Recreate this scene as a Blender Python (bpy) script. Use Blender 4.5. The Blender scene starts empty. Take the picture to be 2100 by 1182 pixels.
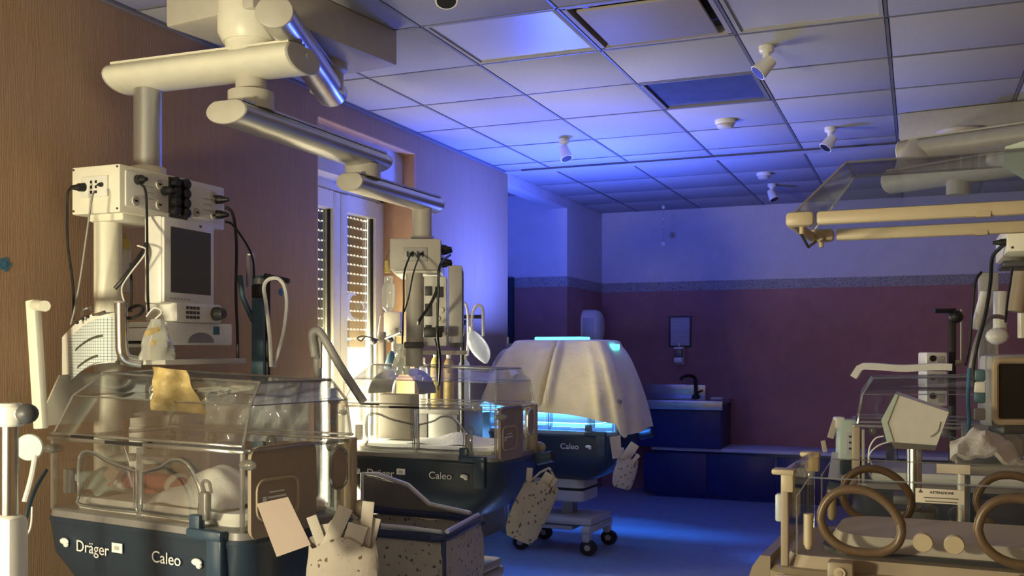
import bpy, bmesh, math, random
from mathutils import Vector, Matrix
random.seed(7)
PI = math.pi
S = bpy.context.scene
C = S.collection

# ------------------------------------------------------------------ camera
F, TH, EYE, HZ = 2050.0, 0.385, 1.35, 717.0      # focal length (px of a 2100 px frame), yaw, eye height, horizon row
CT, ST = math.cos(TH), math.sin(TH)
cam = bpy.data.objects.new('camera', bpy.data.cameras.new('camera'))
C.objects.link(cam)
cam.location = (0, 0, EYE)
cam.rotation_euler = (PI / 2, 0, TH)
cam.data.sensor_width = 36
cam.data.lens = 36 * F / 2100
cam.data.shift_y = (HZ - 591) / 2100
cam.data.clip_start = 0.05
S.camera = cam

# ------------------------------------------------------------------ world, lights, exposure
S.view_settings.view_transform = 'Standard'
S.view_settings.look = 'None'
S.view_settings.gamma = 1
S.view_settings.exposure = 1.0
S.cycles.transparent_max_bounces = 24
S.cycles.max_bounces = 6
S.cycles.diffuse_bounces = 3
S.cycles.glossy_bounces = 3
S.cycles.adaptive_threshold = 0.05
S.cycles.sample_clamp_indirect = 4.0
wd = bpy.data.worlds.new('outdoor_light')
S.world = wd
wd.use_nodes = True
wd.node_tree.nodes['Background'].inputs[0].default_value = (1.0, 0.94, 0.78, 1)
wd.node_tree.nodes['Background'].inputs[1].default_value = 1.7

def area(name, loc, rot, sx, sy, power, color, spread=PI):
    l = bpy.data.lights.new(name, 'AREA')
    l.shape = 'RECTANGLE'; l.size = sx; l.size_y = sy
    l.energy = power; l.color = color; l.spread = spread
    o = bpy.data.objects.new(name, l); C.objects.link(o)
    o.location = loc; o.rotation_euler = rot
    return o
WARM = (1.0, 0.92, 0.60)
# light coming in under the half-lowered shutters of the tall window and an assumed unseen one in the left wall
area('window_light', (-3.30, 4.965, 0.72), (0, -PI / 2, 0), 1.25, 0.92, 105, (1.0, 0.91, 0.60))
area('window_light_near', (-3.30, 0.75, 0.75), (0, -PI / 2, 0), 1.25, 1.05, 40, WARM)  # light of the assumed near window, which is out of view
# warm lamp out of view left of the camera, assumed from the near-left light
lp = area('work_lamp_light', (-2.35, -0.15, 1.20), (0, 0, 0), 0.40, 0.30, 44, (1.0, 0.89, 0.58))
lp.rotation_euler = (Vector((-2.50, 3.0, 1.50)) - Vector(lp.location)).to_track_quat('-Z', 'Z').to_euler()
# unseen soft fill added behind the camera to lift the dark parts
area('corridor_light', (-0.4, -1.7, 1.9), (PI / 2, 0, PI), 2.6, 1.4, 9, (0.95, 0.92, 1.0))
# blue phototherapy light leaving the covered incubator upward through the open top of its cover
area('phototherapy_light_up', (-2.22, 6.46, 1.455), (PI, 0, 0), 0.34, 0.22, 52, (0.07, 0.125, 1.0))

# ------------------------------------------------------------------ materials
MATS = {}
def mat(name, col, rough=0.5, metal=0.0, var=0.06, scale=30.0, bump=0.0, bscale=None, spec=0.5, emis=None, estr=0.0, coat=0.0, sheen=0.0, stretch=None):
    m = bpy.data.materials.new(name); m.use_nodes = True
    nt = m.node_tree; b = nt.nodes['Principled BSDF']
    b.inputs['Roughness'].default_value = rough
    b.inputs['Metallic'].default_value = metal
    b.inputs['Specular IOR Level'].default_value = spec
    b.inputs['Coat Weight'].default_value = coat
    b.inputs['Sheen Weight'].default_value = sheen
    tc = nt.nodes.new('ShaderNodeTexCoord'); src = tc.outputs['Object']
    if stretch:
        mp = nt.nodes.new('ShaderNodeMapping'); mp.inputs['Scale'].default_value = stretch
        nt.links.new(src, mp.inputs['Vector']); src = mp.outputs['Vector']
    n = nt.nodes.new('ShaderNodeTexNoise'); n.inputs['Scale'].default_value = scale; n.inputs['Detail'].default_value = 3
    nt.links.new(src, n.inputs['Vector'])
    r = nt.nodes.new('ShaderNodeValToRGB')
    r.color_ramp.elements[0].position = 0.3; r.color_ramp.elements[1].position = 0.7
    r.color_ramp.elements[0].color = tuple(max(0, c * (1 - var)) for c in col) + (1,)
    r.color_ramp.elements[1].color = tuple(min(1, c * (1 + var)) for c in col) + (1,)
    nt.links.new(n.outputs['Fac'], r.inputs['Fac']); nt.links.new(r.outputs['Color'], b.inputs['Base Color'])
    if bump:
        n2 = nt.nodes.new('ShaderNodeTexNoise'); n2.inputs['Scale'].default_value = bscale or scale * 3; n2.inputs['Detail'].default_value = 4
        nt.links.new(src, n2.inputs['Vector'])
        bp = nt.nodes.new('ShaderNodeBump'); bp.inputs['Strength'].default_value = bump; bp.inputs['Distance'].default_value = 0.01
        nt.links.new(n2.outputs['Fac'], bp.inputs['Height']); nt.links.new(bp.outputs['Normal'], b.inputs['Normal'])
    if emis:
        b.inputs['Emission Color'].default_value = tuple(emis) + (1,); b.inputs['Emission Strength'].default_value = estr
    MATS[name] = m
    return m

def glassy(name, tint=(0.93, 0.95, 0.95), refl=0.10, rough=0.03, haze=0.0, hazecol=(0.8, 0.8, 0.8), blend=0.25, kf=0.6):
    """thin clear sheet: light passes straight through, the surface mirrors more at grazing angles"""
    m = bpy.data.materials.new(name); m.use_nodes = True
    nt = m.node_tree; nt.nodes.clear()
    o = nt.nodes.new('ShaderNodeOutputMaterial')
    t = nt.nodes.new('ShaderNodeBsdfTransparent'); t.inputs[0].default_value = tuple(tint) + (1,)
    g = nt.nodes.new('ShaderNodeBsdfGlossy'); g.inputs[0].default_value = (1, 1, 1, 1); g.inputs['Roughness'].default_value = rough
    lw = nt.nodes.new('ShaderNodeLayerWeight'); lw.inputs[0].default_value = blend
    ma = nt.nodes.new('ShaderNodeMath'); ma.operation = 'MULTIPLY_ADD'; ma.inputs[1].default_value = kf; ma.inputs[2].default_value = refl
    nt.links.new(lw.outputs['Fresnel'], ma.inputs[0])
    mx = nt.nodes.new('ShaderNodeMixShader'); mx.inputs[0].default_value = 0.1
    nt.links.new(ma.outputs[0], mx.inputs[0]); nt.links.new(t.outputs[0], mx.inputs[1]); nt.links.new(g.outputs[0], mx.inputs[2])
    last = mx
    if haze:
        d = nt.nodes.new('ShaderNodeBsdfDiffuse'); d.inputs[0].default_value = tuple(hazecol) + (1,)
        tr = nt.nodes.new('ShaderNodeBsdfTranslucent'); tr.inputs[0].default_value = tuple(hazecol) + (1,)
        m2 = nt.nodes.new('ShaderNodeMixShader'); m2.inputs[0].default_value = 0.4
        nt.links.new(d.outputs[0], m2.inputs[1]); nt.links.new(tr.outputs[0], m2.inputs[2])
        m3 = nt.nodes.new('ShaderNodeMixShader'); m3.inputs[0].default_value = haze
        nt.links.new(mx.outputs[0], m3.inputs[1]); nt.links.new(m2.outputs[0], m3.inputs[2]); last = m3
    nt.links.new(last.outputs[0], o.inputs[0])
    MATS[name] = m
    return m

def printed(name, base, ink, scale, thr, rough=0.8):
    """flat scattered print on cloth or paper"""
    m = mat(name, base, rough, 0, 0.08, 12, 0.15, 90)
    nt = m.node_tree; b = nt.nodes['Principled BSDF']; ramp = [n for n in nt.nodes if n.type == 'VALTORGB'][0]
    tc = [n for n in nt.nodes if n.type == 'TEX_COORD'][0]
    v = nt.nodes.new('ShaderNodeTexVoronoi'); v.inputs['Scale'].default_value = scale; v.inputs['Randomness'].default_value = 0.85
    nz = nt.nodes.new('ShaderNodeTexNoise'); nz.inputs['Scale'].default_value = scale * 2.6
    nt.links.new(tc.outputs['Object'], v.inputs['Vector']); nt.links.new(tc.outputs['Object'], nz.inputs['Vector'])
    ad = nt.nodes.new('ShaderNodeMath'); ad.operation = 'MULTIPLY_ADD'; ad.inputs[1].default_value = 0.9
    nt.links.new(nz.outputs['Fac'], ad.inputs[0]); nt.links.new(v.outputs['Distance'], ad.inputs[2])
    lt = nt.nodes.new('ShaderNodeMath'); lt.operation = 'LESS_THAN'; lt.inputs[1].default_value = thr
    nt.links.new(ad.outputs[0], lt.inputs[0])
    mx = nt.nodes.new('ShaderNodeMix'); mx.data_type = 'RGBA'
    nt.links.new(lt.outputs[0], mx.inputs[0]); nt.links.new(ramp.outputs['Color'], mx.inputs[6]); mx.inputs[7].default_value = tuple(ink) + (1,)
    nt.links.new(mx.outputs[2], b.inputs['Base Color'])
    return m

def ruled(name, base, ink, nx, nz, w=0.09, axes=('X', 'Z')):
    """ruled paper: thin printed lines, counted across the sheet"""
    m = mat(name, base, 0.7, 0, 0.03, 20)
    nt = m.node_tree; b = nt.nodes['Principled BSDF']; ramp = [n for n in nt.nodes if n.type == 'VALTORGB'][0]
    tc = [n for n in nt.nodes if n.type == 'TEX_COORD'][0]
    sp = nt.nodes.new('ShaderNodeSeparateXYZ'); nt.links.new(tc.outputs['Generated'], sp.inputs[0])
    res = []
    for ax, n in zip(axes, (nx, nz)):
        if not n: continue
        mu = nt.nodes.new('ShaderNodeMath'); mu.operation = 'MULTIPLY'; mu.inputs[1].default_value = n
        fr = nt.nodes.new('ShaderNodeMath'); fr.operation = 'FRACT'
        lt = nt.nodes.new('ShaderNodeMath'); lt.operation = 'LESS_THAN'; lt.inputs[1].default_value = w
        nt.links.new(sp.outputs[ax], mu.inputs[0]); nt.links.new(mu.outputs[0], fr.inputs[0]); nt.links.new(fr.outputs[0], lt.inputs[0])
        res.append(lt.outputs[0])
    if len(res) == 2:
        mm = nt.nodes.new('ShaderNodeMath'); mm.operation = 'MAXIMUM'
        nt.links.new(res[0], mm.inputs[0]); nt.links.new(res[1], mm.inputs[1]); fac = mm.outputs[0]
    else: fac = res[0]
    mx = nt.nodes.new('ShaderNodeMix'); mx.data_type = 'RGBA'
    nt.links.new(fac, mx.inputs[0]); nt.links.new(ramp.outputs['Color'], mx.inputs[6]); mx.inputs[7].default_value = tuple(ink) + (1,)
    nt.links.new(mx.outputs[2], b.inputs['Base Color'])
    return m

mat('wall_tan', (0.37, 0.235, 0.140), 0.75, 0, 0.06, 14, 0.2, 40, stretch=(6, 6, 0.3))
mat('wall_rose', (0.36, 0.17, 0.16), 0.8, 0, 0.08, 8, 0.15, 60)
mat('wall_white', (0.62, 0.60, 0.64), 0.85, 0, 0.04, 8, 0.1, 60)
printed('border_print', (0.36, 0.33, 0.33), (0.20, 0.18, 0.19), 60, 0.80)
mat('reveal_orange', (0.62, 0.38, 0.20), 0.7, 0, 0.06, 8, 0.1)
mat('floor_vinyl', (0.27, 0.35, 0.50), 0.25, 0, 0.06, 14, 0.02, 120)
mat('tile_white', (0.41, 0.405, 0.415), 0.9, 0, 0.03, 60, 0.15, 260)
mat('grid_bar', (0.20, 0.20, 0.22), 0.5, 0.2, 0.03)
mat('diffuser', (0.55, 0.55, 0.60), 0.35, 0, 0.02, 5)
mat('vent_plate', (0.40, 0.37, 0.35), 0.6, 0, 0.03)
mat('dark_pane', (0.06, 0.09, 0.26), 0.25, 0, 0.1, 10)
mat('black', (0.012, 0.012, 0.014), 0.45)
mat('rubber', (0.02, 0.02, 0.022), 0.7)
mat('cream', (0.82, 0.79, 0.67), 0.38, 0, 0.03, 20)
mat('cream_gray', (0.52, 0.49, 0.43), 0.5, 0, 0.04, 20)
mat('silver', (0.55, 0.55, 0.54), 0.30, 0.75, 0.05, 20, stretch=(30, 1, 30))
mat('steel', (0.62, 0.62, 0.60), 0.22, 1.0, 0.05, 30)
mat('dull_metal', (0.34, 0.33, 0.32), 0.42, 0.7, 0.06)
mat('white_plastic', (0.78, 0.77, 0.72), 0.35, 0, 0.03)
mat('grey_plastic', (0.42, 0.41, 0.39), 0.45, 0, 0.05)
mat('dark_plastic', (0.06, 0.06, 0.065), 0.45, 0, 0.1)
mat('brown_gray', (0.26, 0.23, 0.20), 0.55, 0, 0.06)
mat('tub_blue', (0.024, 0.037, 0.058), 0.32, 0, 0.08, 10)
mat('tub_trim', (0.032, 0.060, 0.098), 0.30, 0, 0.06, 10)
mat('housing_pale', (0.50, 0.53, 0.56), 0.4, 0, 0.04)
mat('deck_gray', (0.20, 0.19, 0.19), 0.4, 0, 0.10, 10)
mat('beige_panel', (0.34, 0.27, 0.195), 0.5, 0, 0.05, 12)
mat('beige_trim', (0.46, 0.37, 0.26), 0.4, 0, 0.04, 12)
mat('omni_beige', (0.26, 0.205, 0.14), 0.4, 0, 0.05, 12)
mat('omni_pale', (0.47, 0.385, 0.26), 0.4, 0, 0.04, 12)
mat('ring_brown', (0.12, 0.075, 0.042), 0.35, 0, 0.1, 20)
mat('sheet_white', (0.80, 0.79, 0.75), 0.85, 0, 0.05, 10, 0.35, 26)
mat('paper', (0.56, 0.50, 0.43), 0.8, 0, 0.03, 10)  # darkened so the pouch packets read as shadowed from the assumed lamp
mat('card_pink', (0.40, 0.315, 0.27), 0.75, 0, 0.03, 10)  # lamp shadow on the hanging card put into its colour
mat('blanket', (0.88, 0.78, 0.46), 0.9, 0, 0.05, 14, 0.35, 30, sheen=0.2)
mat('teal', (0.07, 0.15, 0.20), 0.45, 0, 0.08)
mat('teal_dark', (0.012, 0.03, 0.05), 0.5, 0, 0.08)
mat('mint', (0.56, 0.68, 0.62), 0.4, 0, 0.03)
mat('screen', (0.095, 0.098, 0.080), 0.25, 0, 0.05, 4)  # base colour lifted to carry a gray-green reflection
mat('dark_screen', (0.015, 0.016, 0.017), 0.15, 0, 0.05, 4)
mat('skin', (0.30, 0.085, 0.07), 0.55, 0, 0.10, 20, 0.1)
mat('cabinet_blue', (0.014, 0.022, 0.12), 0.35, 0, 0.06, 8)
mat('counter_steel', (0.50, 0.55, 0.62), 0.25, 0.8, 0.05)
mat('print_white', (0.80, 0.80, 0.78), 0.5)
mat('print_dark', (0.08, 0.07, 0.06), 0.6)
mat('sticker_blue', (0.05, 0.16, 0.27), 0.7)
mat('sticker_white', (0.85, 0.86, 0.82), 0.7)
mat('red_mark', (0.62, 0.03, 0.06), 0.5)
mat('yellow', (0.65, 0.52, 0.16), 0.5, 0, 0.06)
mat('amber_bag', (0.44, 0.33, 0.14), 0.5, 0, 0.25, 25, 0.5, 30)
mat('frame_white', (0.82, 0.80, 0.68), 0.4, 0, 0.03)
mat('shutter', (0.085, 0.09, 0.085), 0.6, 0, 0.05)
mat('cot_blue', (0.045, 0.06, 0.15), 0.35, 0.2, 0.06)
mat('rail_chrome', (0.72, 0.73, 0.78), 0.30, 0.35, 0.03)
mat('cable_black', (0.012, 0.012, 0.013), 0.5)
mat('cable_white', (0.72, 0.70, 0.68), 0.5)
mat('cable_gray', (0.30, 0.29, 0.28), 0.5)
mat('towel', (0.62, 0.60, 0.58), 0.95, 0, 0.08, 20, 0.5, 60, sheen=0.3)
mat('glow_cyan', (0.2, 0.8, 0.9), 0.5, emis=(0.06, 0.66, 1.0), estr=2.2)
mat('glow_white', (0.5, 0.9, 0.95), 0.5, emis=(0.20, 0.86, 1.0), estr=5.0)
printed('cloth_print', (0.46, 0.42, 0.38), (0.12, 0.11, 0.12), 36, 0.66)
printed('cloth_print_fine', (0.48, 0.42, 0.36), (0.16, 0.10, 0.08), 36, 0.64)  # pouch cloth toned down for the same lamp shadow
ruled('chart_paper', (0.66, 0.70, 0.70), (0.16, 0.22, 0.26), 22, 22, 0.16)
ruled('notice_print', (0.62, 0.62, 0.68), (0.28, 0.28, 0.36), 0, 26, 0.35)
glassy('clear', refl=0.012, tint=(0.975, 0.98, 0.98), kf=0.5, rough=0.02)
glassy('clear_smoky', refl=0.03, tint=(0.88, 0.89, 0.90), kf=0.5)
glassy('clear_amber', refl=0.05, tint=(0.93, 0.89, 0.82))
glassy('acrylic_edge', tint=(0.72, 0.72, 0.72), refl=0.28, rough=0.12, haze=0.10, hazecol=(0.85, 0.84, 0.8))
glassy('film', tint=(0.88, 0.89, 0.88), refl=0.14, rough=0.10, haze=0.34, hazecol=(0.82, 0.82, 0.78))
glassy('silver_film', tint=(0.8, 0.82, 0.82), refl=0.22, rough=0.12, haze=0.50, hazecol=(0.80, 0.81, 0.80))
glassy('balloon', tint=(0.85, 0.88, 0.92), refl=0.06, rough=0.15, haze=0.55, hazecol=(0.75, 0.78, 0.84))
glassy('window_pane', tint=(0.95, 0.95, 0.93), refl=0.02)
glassy('smoke_block', tint=(0.55, 0.54, 0.52), refl=0.10, rough=0.1, haze=0.35, hazecol=(0.45, 0.43, 0.40))

# ------------------------------------------------------------------ mesh helpers
def at(px, py, zc):
    """world point seen in the direction of frame pixel (px, py) at zc metres of real depth"""
    xc = (px - 1050) / F * zc
    return Vector((xc * CT - zc * ST, xc * ST + zc * CT, EYE + (HZ - py) / F * zc))

def spline(pts, n=6, closed=False):
    P = [Vector(p) for p in pts]
    if len(P) < 3: return P
    out = []; N = len(P)
    rng = range(N) if closed else range(N - 1)
    for i in rng:
        if closed: a, b, c, d = P[(i - 1) % N], P[i], P[(i + 1) % N], P[(i + 2) % N]
        else: a, b, c, d = P[max(i - 1, 0)], P[i], P[i + 1], P[min(i + 2, N - 1)]
        for k in range(n):
            t = k / n
            out.append(0.5 * ((2 * b) + (c - a) * t + (2 * a - 5 * b + 4 * c - d) * t * t + (3 * b - a - 3 * c + d) * t ** 3))
    if not closed: out.append(P[-1])
    return out

def rrect(lx, ly, r, n=4, cx=0, cy=0):
    r = min(r, lx / 2 - 1e-4, ly / 2 - 1e-4); out = []
    for sx, sy, a0 in ((1, 1, 0), (-1, 1, PI / 2), (-1, -1, PI), (1, -1, 1.5 * PI)):
        for k in range(n + 1):
            a = a0 + PI / 2 * k / n
            out.append((cx + sx * (lx / 2 - r) + r * math.cos(a), cy + sy * (ly / 2 - r) + r * math.sin(a)))
    return out

class MB:
    def __init__(s): s.v = []; s.f = []
    def add(s, vs, fs):
        o = len(s.v); s.v += [Vector(v) for v in vs]; s.f += [tuple(i + o for i in f) for f in fs]; return s
    def box(s, c, d, rz=0, bev=0, rx=0, ry=0):
        hx, hy, hz = d[0] / 2, d[1] / 2, d[2] / 2
        R = Matrix.Rotation(rz, 3, 'Z') @ Matrix.Rotation(ry, 3, 'Y') @ Matrix.Rotation(rx, 3, 'X'); c = Vector(c)
        if not bev:
            vs = [(x, y, z) for x in (-hx, hx) for y in (-hy, hy) for z in (-hz, hz)]
            fs = [(0, 1, 3, 2), (4, 6, 7, 5), (0, 4, 5, 1), (2, 3, 7, 6), (0, 2, 6, 4), (1, 5, 7, 3)]
            return s.add([c + R @ Vector(v) for v in vs], fs)
        b = min(bev, hx * .99, hy * .99, hz * .99)
        bm = bmesh.new(); bmesh.ops.create_cube(bm, size=1)
        for v in bm.verts: v.co = Vector((v.co.x * d[0], v.co.y * d[1], v.co.z * d[2]))
        bmesh.ops.bevel(bm, geom=bm.edges[:], offset=b, segments=2, affect='EDGES', profile=0.5)
        bm.verts.index_update()
        s.add([c + R @ v.co for v in bm.verts], [tuple(v.index for v in f.verts) for f in bm.faces]); bm.free(); return s
    def ring_loft(s, rings, cap0=True, cap1=True, closed=True):
        n = len(rings[0]); o = len(s.v)
        for r in rings: s.v += [Vector(p) for p in r]
        for i in range(len(rings) - 1):
            for k in range(n if closed else n - 1):
                a = o + i * n + k; b = o + i * n + (k + 1) % n
                s.f.append((a, b, b + n, a + n))
        if cap0: s.f.append(tuple(o + k for k in range(n))[::-1])
        if cap1: s.f.append(tuple(o + (len(rings) - 1) * n + k for k in range(n)))
        return s
    def cyl(s, p0, p1, r0, r1=None, n=16, cap=True):
        p0, p1 = Vector(p0), Vector(p1); r1 = r0 if r1 is None else r1
        d = (p1 - p0).normalized(); a = d.orthogonal().normalized(); b = d.cross(a)
        cs = [(math.cos(2 * PI * k / n), math.sin(2 * PI * k / n)) for k in range(n)]
        return s.ring_loft([[p0 + (a * x + b * y) * r0 for x, y in cs], [p1 + (a * x + b * y) * r1 for x, y in cs]], cap, cap)
    def tube(s, pts, r, n=8, closed=False, ell=None):
        P = [Vector(p) for p in pts]; N = len(P); rings = []; up = None
        for i in range(N):
            if closed: t = P[(i + 1) % N] - P[i - 1]
            else: t = P[min(i + 1, N - 1)] - P[max(i - 1, 0)]
            t = t.normalized() if t.length > 1e-9 else Vector((0, 0, 1))
            if up is None: up = t.orthogonal().normalized()
            up = (up - t * up.dot(t)); up = up.normalized() if up.length > 1e-6 else t.orthogonal().normalized()
            w = t.cross(up); rr = r[i] if isinstance(r, (list, tuple)) else r
            rings.append([P[i] + (up * math.cos(2 * PI * k / n) + w * math.sin(2 * PI * k / n)) * rr for k in range(n)])
        if closed: rings.append(rings[0]); return s.ring_loft(rings, False, False)
        return s.ring_loft(rings)
    def lathe(s, prof, c=(0, 0, 0), n=20, axis='z'):
        c = Vector(c); rings = []
        for r, h in prof:
            ring = []
            for k in range(n):
                x, y = r * math.cos(2 * PI * k / n), r * math.sin(2 * PI * k / n)
                ring.append(c + Vector((x, y, h) if axis == 'z' else (h, x, y) if axis == 'x' else (x, h, y)))
            rings.append(ring)
        return s.ring_loft(rings)
    def prism(s, poly, a, b, axis='y'):
        def P(p, h): return (p[0], h, p[1]) if axis == 'y' else (h, p[0], p[1]) if axis == 'x' else (p[0], p[1], h)
        return s.ring_loft([[P(p, a) for p in poly], [P(p, b) for p in poly]])
    def sphere(s, c, r, n=14, m=8):
        c = Vector(c); r = (r, r, r) if not isinstance(r, (tuple, list)) else r; rings = []
        for i in range(m + 1):
            ph = -PI / 2 + PI * i / m; cr = max(math.cos(ph), 0.02)
            rings.append([c + Vector((r[0] * cr * math.cos(2 * PI * k / n), r[1] * cr * math.sin(2 * PI * k / n), r[2] * math.sin(ph))) for k in range(n)])
        return s.ring_loft(rings)
    def pane(s, q, t=0.004):
        q = [Vector(p) for p in q]; nrm = (q[1] - q[0]).cross(q[2] - q[0]).normalized() * t
        return s.ring_loft([q, [p - nrm for p in q]])
    def grid(s, fn, nu, nv, t=0.004):
        """a sheet fn(u,v) with real thickness"""
        A = [[Vector(fn(i / nu, j / nv)) for j in range(nv + 1)] for i in range(nu + 1)]
        Nn = [[None] * (nv + 1) for _ in range(nu + 1)]
        for i in range(nu + 1):
            for j in range(nv + 1):
                du = A[min(i + 1, nu)][j] - A[max(i - 1, 0)][j]; dv = A[i][min(j + 1, nv)] - A[i][max(j - 1, 0)]
                x = du.cross(dv); Nn[i][j] = x.normalized() if x.length > 1e-12 else Vector((0, 0, 1))
        o = len(s.v); W = nv + 1; T = (nu + 1) * W
        for i in range(nu + 1):
            for j in range(W): s.v.append(A[i][j])
        for i in range(nu + 1):
            for j in range(W): s.v.append(A[i][j] - Nn[i][j] * t)
        ix = lambda i, j, k=0: o + k * T + i * W + j
        for i in range(nu):
            for j in range(nv):
                s.f.append((ix(i, j), ix(i + 1, j), ix(i + 1, j + 1), ix(i, j + 1)))
                s.f.append((ix(i, j, 1), ix(i, j + 1, 1), ix(i + 1, j + 1, 1), ix(i + 1, j, 1)))
        for i in range(nu):
            s.f.append((ix(i, 0), ix(i, 0, 1), ix(i + 1, 0, 1), ix(i + 1, 0))); s.f.append((ix(i, nv), ix(i + 1, nv), ix(i + 1, nv, 1), ix(i, nv, 1)))
        for j in range(nv):
            s.f.append((ix(0, j), ix(0, j + 1), ix(0, j + 1, 1), ix(0, j, 1))); s.f.append((ix(nu, j), ix(nu, j, 1), ix(nu, j + 1, 1), ix(nu, j + 1)))
        return s
    def xf(s, loc=(0, 0, 0), rz=0, rx=0, ry=0):
        R = Matrix.Rotation(rz, 3, 'Z') @ Matrix.Rotation(ry, 3, 'Y') @ Matrix.Rotation(rx, 3, 'X'); l = Vector(loc)
        s.v = [l + R @ v for v in s.v]; return s
    def build(s, name, m, parent=None, world=False, smooth=True):
        me = bpy.data.meshes.new(name)
        vs = s.v; loc = None
        if parent is not None and world:
            r = parent
            while r.parent: r = r.parent
            l = Vector(r.location); Ri = Matrix.Rotation(-r.rotation_euler.z, 3, 'Z')
            vs = [Ri @ (v - l) for v in vs]
        elif parent is None:
            lo = Vector([min(v[i] for v in vs) for i in range(3)]); hi = Vector([max(v[i] for v in vs) for i in range(3)])
            loc = Vector(((lo.x + hi.x) / 2, (lo.y + hi.y) / 2, lo.z)); vs = [v - loc for v in vs]
        bm = bmesh.new(); bv = [bm.verts.new(v) for v in vs]
        for f in s.f:
            try: bm.faces.new([bv[i] for i in f])
            except ValueError: pass
        bmesh.ops.recalc_face_normals(bm, faces=bm.faces)
        bm.to_mesh(me); bm.free()
        me.materials.append(MATS[m])
        if smooth:
            me.polygons.foreach_set('use_smooth', [True] * len(me.polygons)); me.set_sharp_from_angle(angle=math.radians(38))
        o = bpy.data.objects.new(name, me); C.objects.link(o)
        if parent is not None: o.parent = parent
        else: o.location = loc
        return o

def thing(name, label, cat, loc=(0, 0, 0), rz=0, group=None):
    o = bpy.data.objects.new(name, None); C.objects.link(o)
    o.location = loc; o.rotation_euler = (0, 0, rz); o.empty_display_size = 0.1
    o['label'] = label; o['category'] = cat
    if group: o['group'] = group
    return o
def tag(o, label, cat, group=None, kind=None):
    o['label'] = label; o['category'] = cat
    if group: o['group'] = group
    if kind: o['kind'] = kind
    return o
def struct(o): o['kind'] = 'structure'; return o
def copy_to(o, parent=None, loc=None, rz=None):
    c = o.copy(); C.objects.link(c); c.parent = parent
    if loc is not None: c.location = loc
    if rz is not None: c.rotation_euler = (0, 0, rz)
    for ch in [x for x in bpy.data.objects if x.parent == o]: copy_to(ch, c)
    return c
def lettering(body, size, m, parent, loc, rot, name='lettering', align='LEFT'):
    cu = bpy.data.curves.new(name, 'FONT'); cu.body = body; cu.size = size; cu.extrude = 0.0006; cu.align_x = align
    t = bpy.data.objects.new(name, cu); C.objects.link(t)
    dg = bpy.context.evaluated_depsgraph_get(); dg.update()
    me = bpy.data.meshes.new_from_object(t.evaluated_get(dg)); bpy.data.objects.remove(t)
    me.materials.clear(); me.materials.append(MATS[m])
    o = bpy.data.objects.new(name, me); C.objects.link(o); o.parent = parent
    o.location = loc; o.rotation_euler = rot
    return o
def cable(name, label, pts, r, m, cat='cable', group=None, n=6):
    return tag(MB().tube(spline(pts, n), r, 7).build(name, m), label, cat, group)

# ================================================================== the room
HC = 2.691                       # ceiling height
XL, XR, YB, YF = -2.88, 1.25, 9.47, -2.2
struct(MB().box((-1.22, 3.6, -0.05), (5.1, 12.2, 0.1)).build('floor', 'floor_vinyl', smooth=False))
ceil = struct(MB().box((-1.22, 3.6, HC + 0.10), (5.1, 12.2, 0.1)).build('ceiling', 'vent_plate', smooth=False))
wl = MB()
ZH = 2.565
for a, b, z0, z1 in ((YF, 0.15, 0, HC + .05), (0.15, 1.35, ZH, HC + .05), (1.35, 4.42, 0, HC + .05), (4.42, 5.51, ZH, HC + .05), (5.51, 7.02, 0, HC + .05)):
    wl.box((XL - 0.15, (a + b) / 2, (z0 + z1) / 2), (0.30, b - a, z1 - z0))
struct(wl.build('wall_left', 'wall_tan', smooth=False))
struct(MB().box((XL - 0.075, (7.02 + 8.41) / 2, HC - 0.018), (0.15, 1.39, 0.136)).build('trim_1', 'wall_white', smooth=False))
# stub of wall beyond the side opening: rose below, pale above
ZB = 2.0
w = struct(MB().box((XL - 0.8, 8.94, ZB / 2), (1.6, 1.06, ZB)).build('wall_alcove', 'wall_rose', smooth=False))
u = MB().box((XL - 0.8, 8.94, (ZB + HC + .05) / 2), (1.6, 1.06, HC + .05 - ZB)).build('upper_wall', 'wall_white', w, world=True, smooth=False)
MB().box((XL - 0.8, 8.94, ZB - 0.045), (1.608, 1.068, 0.09)).build('border_strip', 'border_print', w, world=True, smooth=False)
w = struct(MB().box((-0.815, YB + 0.075, ZB / 2), (4.13, 0.15, ZB)).build('wall_back', 'wall_rose', smooth=False))
MB().box((-0.815, YB + 0.075, (ZB + HC + .05) / 2), (4.13, 0.15, HC + .05 - ZB)).build('upper_wall', 'wall_white', w, world=True, smooth=False)
MB().box((-0.815, YB - 0.002, ZB - 0.045), (4.13, 0.008, 0.09)).build('border_strip', 'border_print', w, world=True, smooth=False)
struct(MB().box((XR + 0.075, 3.6, HC / 2), (0.15, 11.9, HC + .1)).build('wall_right', 'wall_tan', smooth=False))
struct(MB().box((-0.815, YF - 0.075, HC / 2), (4.4, 0.15, HC + .1)).build('wall_near', 'wall_tan', smooth=False))
struct(MB().box((-3.68, 7.75, HC / 2), (0.15, 1.7, HC + .1)).build('wall_corridor', 'wall_white', smooth=False))
struct(MB().box((-3.39, 6.94, HC / 2), (0.42, 0.15, HC + .1)).build('wall_corridor_side', 'wall_white', smooth=False))
# dark door leaf standing in the side opening
dr = thing('door_1', 'dark door leaf in the opening of the left wall', 'door', (-3.49, 8.36, 0)); dr['kind'] = 'structure'; del dr['category']
MB().box((0.0, 0.02, 1.0), (0.22, 0.05, 2.0), bev=0.004).build('door_leaf', 'teal_dark', dr)
MB().box((0.06, -0.025, 1.0), (0.03, 0.05, 0.14), bev=0.006).build('door_handle', 'dull_metal', dr)

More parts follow.
